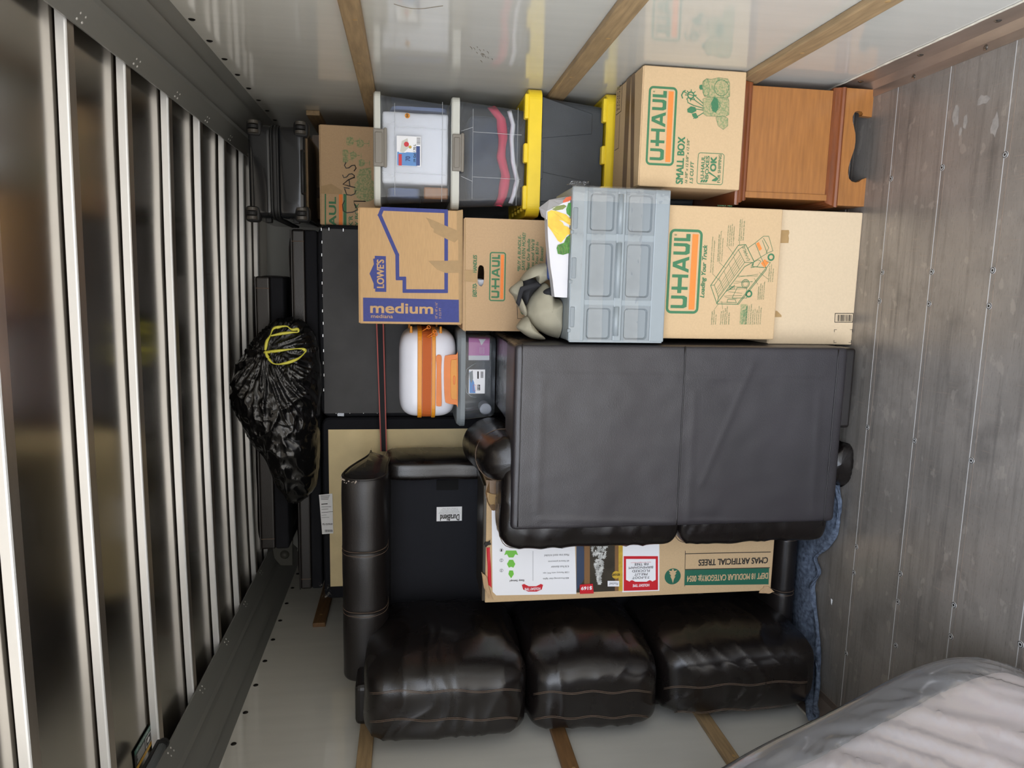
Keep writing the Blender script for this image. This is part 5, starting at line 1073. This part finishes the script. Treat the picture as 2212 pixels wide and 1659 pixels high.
def rag(pts, nm, m, th=.004, seed=1):
    q = [at(x, y, Y) for x, y, Y in pts]; mb = MB(); c = sum(q, Vector()) / len(q); n = len(q)
    qq = []
    for i in range(n):
        for k in range(4):
            p = q[i].lerp(q[(i + 1) % n], k / 4); qq.append(p + (p - c).normalized() * .006 * nz((i * 4 + k, seed, 0), 1.7) + Vector((0, .006 * nz((i * 4 + k, seed, 9), 1.1), 0)))
    mb.prism(qq, (0, th, 0)); return mb.build(nm, m, tc_)
rag([(1050, 1038, YR - .003), (1078, 1036, YR - .003), (1078, 1098, YR - .003), (1062, 1104, YR - .004), (1050, 1075, YR - .01)], 'torn_tape', 'brown_tape', .003)
rag([(1048, 1062, YR - .006), (1078, 1070, YR - .006), (1070, 1090, YR - .007), (1056, 1090, YR - .01)], 'torn_tape', 'kraft_tape', .002, 4)
rag([(1040, 1236, YR - .004), (1052, 1246, YR - .008), (1060, 1284, YR - .006), (1064, 1294, YR - .01), (1056, 1292, YR - .01), (1046, 1270, YR - .004)], 'torn_cardboard', 'cardboard_dark', .004, 6)
rag([(1051, 1182, YR - .002), (1058, 1182, YR - .003), (1062, 1270, YR - .003), (1054, 1262, YR - .003)], 'torn_liner', 'print_red', .002, 11)
rag([(1650, 1266, YR - .004), (1662, 1268, YR - .008), (1673, 1279, YR - .014), (1660, 1282, YR - .006), (1640, 1281, YR - .003)], 'torn_cardboard', 'cardboard_dark', .004, 7)
rag([(1046, 1176, YR - .002), (1058, 1168, YR - .01), (1061, 1176, YR - .012), (1050, 1182, YR - .006)], 'torn_tape', 'print_black', .003, 8)
# ================================================================== bins and small suitcase on the loveseat
zt = zV1
YO, DO = 2.86, 0.27
bx0, bx1 = at(1030, 917, YO).x, at(1030, 720, YO).x; zl0, zl1 = at(1003, 800, YO).z, at(987, 800, YO).z
t = thing('clear_bin', 'smoky grey clear bin with a grey lid on the end of the loveseat', 'storage bin', ((bx0 + bx1) / 2, YO + DO / 2, zt))
mb = MB(); loft(mb, [rrect(bx0 + .030, bx1 - .020, YO + .024, YO + DO - .02, .035, zt + .001), rrect(bx0 + .022, bx1 - .012, YO + .014, YO + DO - .012, .04, zt + .02), rrect(bx0 + .012, bx1 - .006, YO + .010, YO + DO - .01, .04, zl0)], True, False); tub = mb.build('tub', 'smoke_bin', t)
mb = MB(); mb.tube([at(x, y, YO + .012) for x, y in [(1029, 784), (1018, 790), (1008, 798), (1005, 812), (1005, 830), (1008, 848), (1018, 857), (1029, 858)]], .0016, 6); mb.build('handle_rib', 'crate_grey', tub, smooth=True)
lx0, lx1 = at(995, 925, YO - .01).x, at(995, 710, YO - .01).x
mb = MB(); loft(mb, [rrect(lx0, lx1, YO - .01, YO + DO + .005, .05, zl0 - .004), rrect(lx0, lx1, YO - .01, YO + DO + .005, .05, zl0 + .014), rrect(lx0 + .010, lx1 - .010, YO, YO + DO - .005, .045, zl1 - .002), rrect(lx0 + .02, lx1 - .02, YO + .01, YO + DO - .015, .04, zl1)]); mb.build('lid', 'crate_dark', t, smooth=False)
BINTOP = zl1
mb = MB(); F = Face(mb, YO + .009); F.rect((1047, 850), (1013, 798), 0, 1); F.pxpoly([(1014, 849), (1027, 849), (1024, 826), (1014, 800)], 1, 2); F.pxpoly([(1013, 805), (1021, 800), (1022, 818), (1018, 828), (1014, 818)], 2, 3)
F.pxpoly([(1031, 818), (1034, 818), (1034, 802), (1031, 802)], 3, 3); F.pxpoly([(1031, 843), (1037, 843), (1037, 831), (1031, 831)], 3, 3); F.rring((1028, 845), (1022, 831), .004, .001, 4, 3)
F.text('12 QT', (1036, 842), (1032, 832), 0, .03, l=4)
for k in range(6): F.pxpoly([(1038, 803 + k * 2.3), (1044, 803 + k * 2.3), (1044, 804.2 + k * 2.3), (1038, 804.2 + k * 2.3)], 3, 3)
mb.build('paper_label', ['paper_gloss', 'label_blue', 'crate_dark', 'print_black', 'print_red'], t, recalc=False)
q0, q1, r0, r1 = corners((1012, 728), (1057, 778), YO + .05)
pk = thing('pink_box', 'pink cardboard box seen inside the smoky grey bin', 'box', ((q0 + q1) / 2, YO + .08, r0))
mb = MB(); mb.rbox(q0, q1, YO + .04, YO + .10, max(r0, zt + .006), r1, .003); mb.build('carton', 'pink_box', pk)
mb = MB(); F = Face(mb, YO + .04); F.pxpoly([(1012, 768), (1057, 768), (1057, 778), (1012, 778)], 0, 0); F.pxpoly([(1034, 732), (1050, 732), (1040, 746)], 0, 0); F.text('Always', (1023, 766), (1018, 748), 0, .01, l=1) if False else None
for k in range(3): F.pxline([(1037 + k * 4, 750), (1037 + k * 4, 764)], .001, 0, 1)
mb.build('printing', ['paper'], pk, recalc=False)
cp = at(1049, 891, YO + .03); cp.x = max(cp.x, bx0 + .058); cp.z = max(cp.z, zt + .03); mb = MB(); mb.cyl((cp.x, YO + .03, cp.z), (cp.x, YO + .12, cp.z), .023, 28); mb.lathe([(.0245, 0), (.0245, -.004), (.021, -.006), (.0195, -.002), (.0001, -.0015)], (cp.x, YO + .034, cp.z), (0, 1, 0), 28); o = mb.build('round_tub', 'white_cloth', smooth=False); tag(o, 'small round white tub lying inside the smoky grey bin', 'tub')
# white and orange suitcase
YW = 2.83
x0, x1, z0, z1 = corners((861, 712), (989, 905), YW); z0 = BINTOP + .001
wc_ = thing('suitcase', 'small white hard shell suitcase with orange zip and handles, on the grey lid', 'suitcase', ((x0 + x1) / 2, YW + .16, z0))
zb0, zb1 = at(940, 810, YW).z, at(903, 810, YW).z; cx = (x0 + x1) / 2; hx = (x1 - x0) / 2
cy = YW + .16
mb = MB(); mb.pillow((cx, cy, (z0 + z1) / 2), (hx, .16, (z1 - z0) / 2), (6, 6, 3.6), 30); mb.build('shell', 'case_white', wc_, smooth=True)
for za, zb, m, g in ((zb1 - .016, zb1 + .002, 'case_amber', .006), (zb0 - .002, zb0 + .014, 'case_amber', .006), (zb0 + .014, zb1 - .016, 'orange_zip', .002)):
    mb = MB(); rings = []
    for z, gg in ((za, g - .003), (za + .002, g), (zb - .002, g), (zb, g - .003)): rings.append([(cx + (hx + gg) * s_(math.cos(a), 6, math.sin(a)), cy + (.16 + gg) * s_(math.sin(a), 6, math.cos(a)), z) for a in [2 * PI * i / 96 for i in range(96)]] if False else [tuple(sup(Vector((math.cos(a), math.sin(a), 0)), (cx, cy, z), (hx + gg, .16 + gg, 1), 6)) for a in [2 * PI * i / 96 for i in range(96)]])
    loft(mb, rings); mb.build('zip_rim' if m != 'orange_zip' else 'zip_tape', m, wc_, smooth=False)
def on_case(px, py): return at(px, py, YW - .002)
def pad(pts, nm, m, th=.006, par=None):
    q = crom([at(x, y, YW - .002) for x, y in pts], 4, True); mb = MB(); mb.prism([p - Vector((0, th * .4, 0)) for p in q], (0, th + .012, 0)); return mb.build(nm, m, par or wc_, bevel=.0015)
pad([(942, 773), (945, 767), (951, 767), (954, 773), (953, 800), (954, 870), (951, 877), (946, 877), (942, 870), (943, 800)], 'carry_handle', 'case_orange', .010)
hr = pad([(960, 774), (966, 768), (985, 766), (989, 768), (989, 872), (985, 874), (966, 871), (961, 862), (959, 820)], 'handle_recess', 'case_orange', .003)
pad([(974, 781), (978, 777), (984, 777), (987, 781), (987, 858), (984, 862), (977, 862), (974, 856), (973, 820)], 'pull_handle', 'case_amber', .012, hr)
pad([(979, 813), (983, 813), (983, 829), (979, 829)], 'button', 'case_orange', .016, hr)
f0 = None
for px, py, yy in ((888, 719, .03), (952, 718, .03), (884, 712, .22), (943, 711, .22)):
    q = at(px, py, YW + yy); q = Vector((x1 - .004, YW + yy, q.z if yy < .1 else q.z))
    mb = MB(); mb.cyl(q - Vector((.01, 0, 0)), q + Vector((.016, 0, 0)), .006, 12, .0045); mb.build('side_foot', 'case_amber', wc_, smooth=False)
for a, b_ in (((922, 728), (939, 716)), ((924, 730), (941, 722)), ((912, 715), (926, 707))):
    mb = MB(); pa, pb = at(*a, YW - .006), at(*b_, YW - .012); mb.tube([pa, pb], .0022, 6)
    mb.tube([pb + Vector((.0065 * math.cos(2 * PI * i / 14), 0, .0065 * math.sin(2 * PI * i / 14))) for i in range(15)], .0018, 6); mb.build('zip_puller', 'case_orange', wc_, smooth=True)

# ================================================================== furniture bases standing at the back, with cushions and a bin bag on top
YU = 3.20
x0, x1, z0, z1 = corners((685, 484), (1000, 899), YU); BT = z1
bb_ = thing('furniture_base', 'black cloth covered furniture underside with staples round its edge, behind the blue printed box', 'furniture base', ((x0 + x1) / 2, YU + .12, 0))
mb = MB(); loft(mb, [[(p[0], YU + .012 + .01 * math.cos(p[2]), p[1]) for p in []]] if False else [], False, False)
def panel(mb, x0, x1, z0, z1, y0, y1, r):
    a = [(p[0], y1, p[1]) for p in rrect(x0, x1, z0, z1, r, 0, 8)]; b_ = [(p[0], y0 + .010, p[1]) for p in rrect(x0, x1, z0, z1, r, 0, 8)]; c = [(p[0], y0, p[1]) for p in rrect(x0 + .008, x1 - .008, z0 + .008, z1 - .008, r - .008, 0, 8)]
    loft(mb, [a, b_, c], True, False); return c
c = panel(mb, x0, x1, 0, z1, YU, YU + .22, .05)
mb.poly(c); mb.build('upholstery', 'black_fabric', bb_)
mb = MB(); mb.grid(lambda u, v: (x0 + .018 + (x1 - x0 - .036) * u, YU - .003 - .008 * (1 - (2 * u - 1) ** 8) * (1 - (2 * v - 1) ** 8) * (1 + nz((u * 3, v * 6, 1), 1.4)) - .010 * (1 - abs(nz((u * 2 + v * 3, v * 4, 2), 1.2))) ** 5, .03 + (z1 - .05) * v), 50, 100); mb.build('dust_cover', 'dust_cover', bb_, smooth=True)
st = None
pts = [(x1 - .022 - .058 * k + .004 * (k % 3), z1 - .018 - .002 * (k % 2), .35) for k in range(13)] + [(x1 - .02 - .002 * (k % 2), z1 - .05 - .06 * k, 0) for k in range(2)] + [(x0 + .022, z1 - .07 - .06 * k, .2) for k in range(4)] + [(x0 + .05 + .03 * k, z1 - .03, 1.2) for k in range(2)]
for px, pz, a in pts:
    q = Vector((px, YU - .008, pz))
    if st is None: mb = MB(); mb.box(q.x - .006, q.x + .006, q.y - .001, q.y + .004, q.z - .0012, q.z + .0012); st = mb.build('staple', 'staple', bb_); s0 = q
    else: copies(st, [q - s0])
mb = MB(); F = Face(mb, YU - .008); F.pxpoly([(729, 892), (743, 892), (743, 899), (729, 899)], 0, 0); mb.build('clear_tape', 'wrap', bb_, recalc=False)
x0, x1, z0, z1 = corners((688, 903), (1000, 1282), YU)
tb_ = thing('furniture_base', 'furniture underside with a tan mesh panel and black border, behind the long sofa', 'furniture base', ((x0 + x1) / 2, YU + .12, 0))
mb = MB(); c = panel(mb, x0, x1, 0, BT - .006, YU, YU + .22, .035); mb.poly(c); mb.build('upholstery', 'black_fabric', tb_)
h0, h1, _, hz1 = corners((709, 928), (1000, 1256), YU - .004)
mb = MB(); mb.grid(lambda u, v: (h0 + (h1 - h0) * u, YU - .004 - .002 * nz((u * 4, v * 8, 0), 1.3), .03 + (hz1 - .03) * v), 30, 60); mb.build('mesh_panel', 'tan_mesh', tb_, smooth=True)
mb = MB(); F = Face(mb, YU - .010); F.pxpoly([(689, 1069), (718, 1066), (720, 1152), (696, 1154)], 0, 0)
for k in range(4): F.text('material filling upholstered furniture', (693 + 1.5 * k + k * 2.2, 1098), (694.4 + 1.5 * k + k * 2.2, 1070), 1, d='up') if False else F.pxline([(693 + k * .2, 1071 + 2.6 * k), (712 - k, 1070.3 + 2.6 * k)], .0018, 1)
for y, w, a in ((1089, .004, 12), (1095, .0016, 20), (1100, .0016, 14), (1113, .0012, 10), (1118, .0012, 16)): F.pxline([(695, y), (695 + a, y - .8)], w, 1)
F.pxline([(695, 1107), (719, 1105)], .0018, 1); F.text('FS-1519-01', (697, 1134), (718, 1130), 1, .02, d='right')
for k in range(9): F.pxpoly([(702 + 1.9 * k, 1144), (703 + 1.9 * k, 1144), (703.2 + 1.9 * k, 1149), (702.2 + 1.9 * k, 1149)], 1, 1)
mb.build('paper_tag', ['paper', 'print_black'], tb_, recalc=False)
mb = MB(); random.seed(4)
cq = at(700, 1276, YU - .01)
for i in range(14):
    a = cq + Vector((random.uniform(-.03, .03), 0, random.uniform(-.03, .03))); b_ = a + Vector((random.uniform(-.02, .02), -.012, random.uniform(-.02, .02))); mb.poly([a, b_, b_ + Vector((.006, .004, .006)), a + Vector((.008, 0, -.004))])
mb.build('torn_plastic', 'wrap', tb_)
# red edged black strap hanging in front of the bases
st = thing('strap', 'black webbing strap with red edges hanging down behind the white suitcase', 'strap', (at(820, 830, YU).x, YU - .012, at(820, 700, YU).z))
for nm, a, b_, m, dy in (('webbing', 0, 1, 'strap_black', 0), ('red_edge', 0, .16, 'strap_red', .0012), ('red_edge', .84, 1, 'strap_red', .0012)):
    mb = MB()
    def fn(u, v, a=a, b_=b_, dy=dy):
        k = a + (b_ - a) * v; y = 690 + 285 * u; xl = 812 + 10 * u; return at(xl + 17 * k - 3 * u * k, y, YU - .040 + .003 * nz((u * 6, 0, 0), 1) - dy)
    mb.grid(fn, 40, 3); mb.build(nm, m, st, smooth=True)
# loose seat cushions
def seat_cushion(px0, px1, label, yf, seed, D=.50, zfix=None):
    x0, x1, z0, z1 = corners(px0, px1, yf)
    if zfix is not None: z0 = zfix
    t = thing('seat_cushion', label, 'cushion', ((x0 + x1) / 2, yf + D / 2, z0), 'loose black leather seat cushions')
    h = z1 - z0; cx = (x0 + x1) / 2
    mb = MB(); mb.pillow((cx, yf + D / 2 + .012, z0 + h * .5), ((x1 - x0) / 2, D / 2 - .006, h / 2), (12, 9, 3.2), 26, lambda d, p: p + d * .004 * nz(p, 8, seed)); o = mb.build('leather_cover', 'leather', t, smooth=True)
    mb = MB(); mb.rbox(x0 + .004, x1 - .004, yf, yf + D, z0 + h * .40, z0 + h * .82, .010, 3); mb.build('leather_boxing', 'leather', t)
    mb = MB(); mb.rbox(x0 + .006, x1 - .006, yf - .001, yf + D, z0 + .001, z0 + h * .40, .010, 3); mb.build('fabric_underside', 'black_fabric', t)
    mb = MB(); mb.tube([(x0 + .006, yf - .002, z0 + h * .82), (x1 - .006, yf - .002, z0 + h * .82)], .003, 6); mb.build('piping', 'leather', t)
    for xx in (x1 - .055, x0 + .055):
        mb = MB(); mb.tube([(xx, yf - .001, z0 + h * .42), (xx, yf - .0015, z0 + h * .8)], .0016, 5); mb.build('seam', 'thread', t)
YE = 3.21
seat_cushion((616, 492), (684, 868), 'black leather seat cushion lying on the stapled furniture base under the black suitcase', YE, 1, zfix=BT + .002)
seat_cushion((630, 882), (692, 1274), 'black leather seat cushion lying on the tan furniture base, its end above the left wall', YE, 2, zfix=BT + .002)
zz = at(622, 880, YE).z
zz = max(zz, BT + .002 + (at(616, 680, YE).z - BT)); 
seat_cushion((537, 594), (620, 888), 'black leather seat cushion, topmost, right behind the bin bag near the black suitcase', YE + .01, 3, zfix=zz + .004)
seat_cushion((541, 892), (622, 1188), 'black leather seat cushion, topmost, its end beside the grey corner bracket', YE + .01, 4, zfix=zz + .004)
# black bin bag with yellow drawstring
def pleat(o, u, v):
    k = at(572, 758, 3.0); r = Vector((o.x - k.x, 0, o.z - k.z)); a = math.atan2(r.x, r.z); L = r.length
    f = 1 - abs(nz((a * 5, L * 3, 1), 1.6, 3)); g = 1 - abs(nz(o, 13, 8)); h = 1 - abs(nz(o, 26, 5)); return .024 * (f ** 4 - .3) * math.exp(-((L - .13) / .17) ** 2) + .012 * (g ** 5) + .006 * h ** 5
bg = thing('bin_bag', 'full black plastic bin bag with yellow drawstring hanging off the loose cushions', 'bin bag', (at(600, 880, 3.1).x, 3.08, at(690, 880, 3.1).z))
bo = dome([(640, 690), (672, 712), (690, 770), (692, 840), (690, 930), (690, 1000), (676, 1060), (634, 1087), (612, 1060), (596, 1040), (575, 990), (545, 950), (522, 910), (503, 870), (500, 825), (514, 790), (540, 748), (566, 715), (600, 692)], 3.13, .15, .055, 'bag', 'bin_bag', bg, 12, .010, 9, 70, .55, 14, pleat)
bv = BVHTree.FromPolygons([v.co + Vector(bo['_org']) for v in bo.data.vertices], [list(p.vertices) for p in bo.data.polygons])
def drape(pts, w, nm, m, par, lift=.006):
    q = []
    for x, y in pts:
        d = (at(x, y, 1) - Vector((0, 0, HC))).normalized(); h = bv.ray_cast(Vector((0, 0, HC)), d); q.append((h[0] if h[0] else at(x, y, 3.05)) - d * lift)
    q = crom(q, 6); mb = MB()
    mb.tube(q, lambda t: w * (.75 + .35 * math.sin(t * 23)), 6); o = mb.build(nm, m, par, smooth=True)
P2 = lambda *l: [(480 + x * 400 / 2212, 560 + y * 300 / 1659) for x, y in l]
drape(P2((500, 1115), (700, 1090), (900, 1068), (980, 1080), (990, 1110), (900, 1190), (740, 1245), (610, 1245), (540, 1160), (515, 1095)), .0062, 'drawstring', 'yellow_tape', bg)
drape(P2((515, 1085), (535, 980), (575, 910), (610, 830), (680, 810), (770, 800), (830, 840), (900, 835), (905, 870), (820, 875), (700, 890), (580, 915)), .0062, 'drawstring', 'yellow_tape', bg)

# ================================================================== blue moving blanket under the sofa, wrapped mattress by the left wall
rows = [(1048, 1796, 1806, 1815), (1090, 1792, 1806, 1817), (1130, 1775, 1796, 1815), (1160, 1750, 1778, 1808), (1185, 1738, 1758, 1790), (1205, 1732, 1746, 1766), (1235, 1732, 1752, 1774), (1262, 1730, 1748, 1762), (1300, 1728, 1744, 1764), (1360, 1726, 1750, 1770), (1410, 1726, 1754, 1774), (1470, 1738, 1756, 1772), (1520, 1746, 1758, 1768), (1552, 1748, 1757, 1765)]
def lay(px, py, z=0.0):                      # a spot on the floor, or up against the wall where the blanket climbs it
    q = on_floor(px, py, z)
    if q.x < -1.595: d = RM @ Vector((px - 1106.0, 829.5 - py, -FPX)); k = -1.595 / d.x; q = Vector((d.x * k, d.y * k, d.z * k + HC))
    return q
bl = MB(); gp = []
for y, a, b_, c in rows:
    fr_ = lay(c, y, .009); mid = lay((b_ * .55 + c * .45), y, .022); bk = lay(a, y, .030); bk2 = bk + Vector((0, .10 if y < 1400 else .03, -.018)); hid = lay(c - 3, y, .014)
    gp.append(crom([fr_ + Vector((0, .03, 0)), fr_, hid + Vector((0, 0, .010)), mid + Vector((0, 0, .010 * math.sin(y * .05))), bk + Vector((0, 0, .004)), bk2], 5))
nr = len(gp); cols = list(zip(*gp)); cr_ = [crom(c, 5) for c in cols]
bl.grid(lambda u, v: cr_[int(round(v * (len(cr_) - 1)))][int(round(u * (len(cr_[0]) - 1)))] + Vector((0, .004 * nz((u * 20, v * 5, 0), 1), .003 * max(0, nz((u * 25, v * 6, 2), 1)))), len(cr_[0]), len(cr_))
o = bl.build('moving_blanket', 'moving_blanket', smooth=True); tag(o, 'blue grey felt moving blanket crumpled on the floor under the sofa', 'blanket'); md = o.modifiers.new('t', 'SOLIDIFY'); md.thickness = .007; md.offset = 1

mt = thing('wrapped_mattress', 'pale mattress in a clear plastic bag leaning on the left wall near the door', 'mattress', (-1.15, 1.1, 0))
ang = math.radians(25); ux = Vector((-math.sin(ang), 0, math.cos(ang))); wx = Vector((math.cos(ang), 0, math.sin(ang)))
def slab(h, th, ya, yb, e, amp, seed, s, base=(-1.10, 0)):
    c0 = Vector((base[0], (ya + yb) / 2, base[1])) + ux * (h / 2)
    mb = MB()
    def fn(d, p):
        l = p; q = c0 + wx * l[0] + Vector((0, l[1], 0)) + ux * l[2]; f = 1 - abs(nz((l[1] * 1.1 + l[2] * .8, l[2] * 6 - l[1] * 4.0, l[0] * 4), s * .3, seed)); g = 1 - abs(nz((l[1] * 2.5, l[2] * 15 - l[1] * 8.0, l[0] * 5), s * .3, seed + 1)); en = max(0, min(1, (1.62 - q.y) / .12 + .25)); w = amp * (2.0 * f ** 8 * en + 1.0 * g ** 7 * en + 1.3 * nz(q, s * .7, seed)); q = q + (wx * d[0] + Vector((0, d[1], 0)) + ux * d[2]) * w
        q.z = max(q.z, .004 if amp > .006 else .012); q.x = max(q.x, XL + (.024 if amp > .006 else .03)); return q
    mb.pillow((0, 0, 0), (th / 2, (yb - ya) / 2, h / 2), e, 90, fn); return mb
slab(1.22, .19, .55, 1.60, (5, 9, 14), .003, 3, 7, (-1.045, .03)).build('mattress', 'mattress', mt, smooth=True)
slab(1.29, .25, .50, 1.72, (4, 7, 9), .008, 9, 6, (-1.045, .01)).build('plastic_bag', 'bag_film', mt, smooth=True)
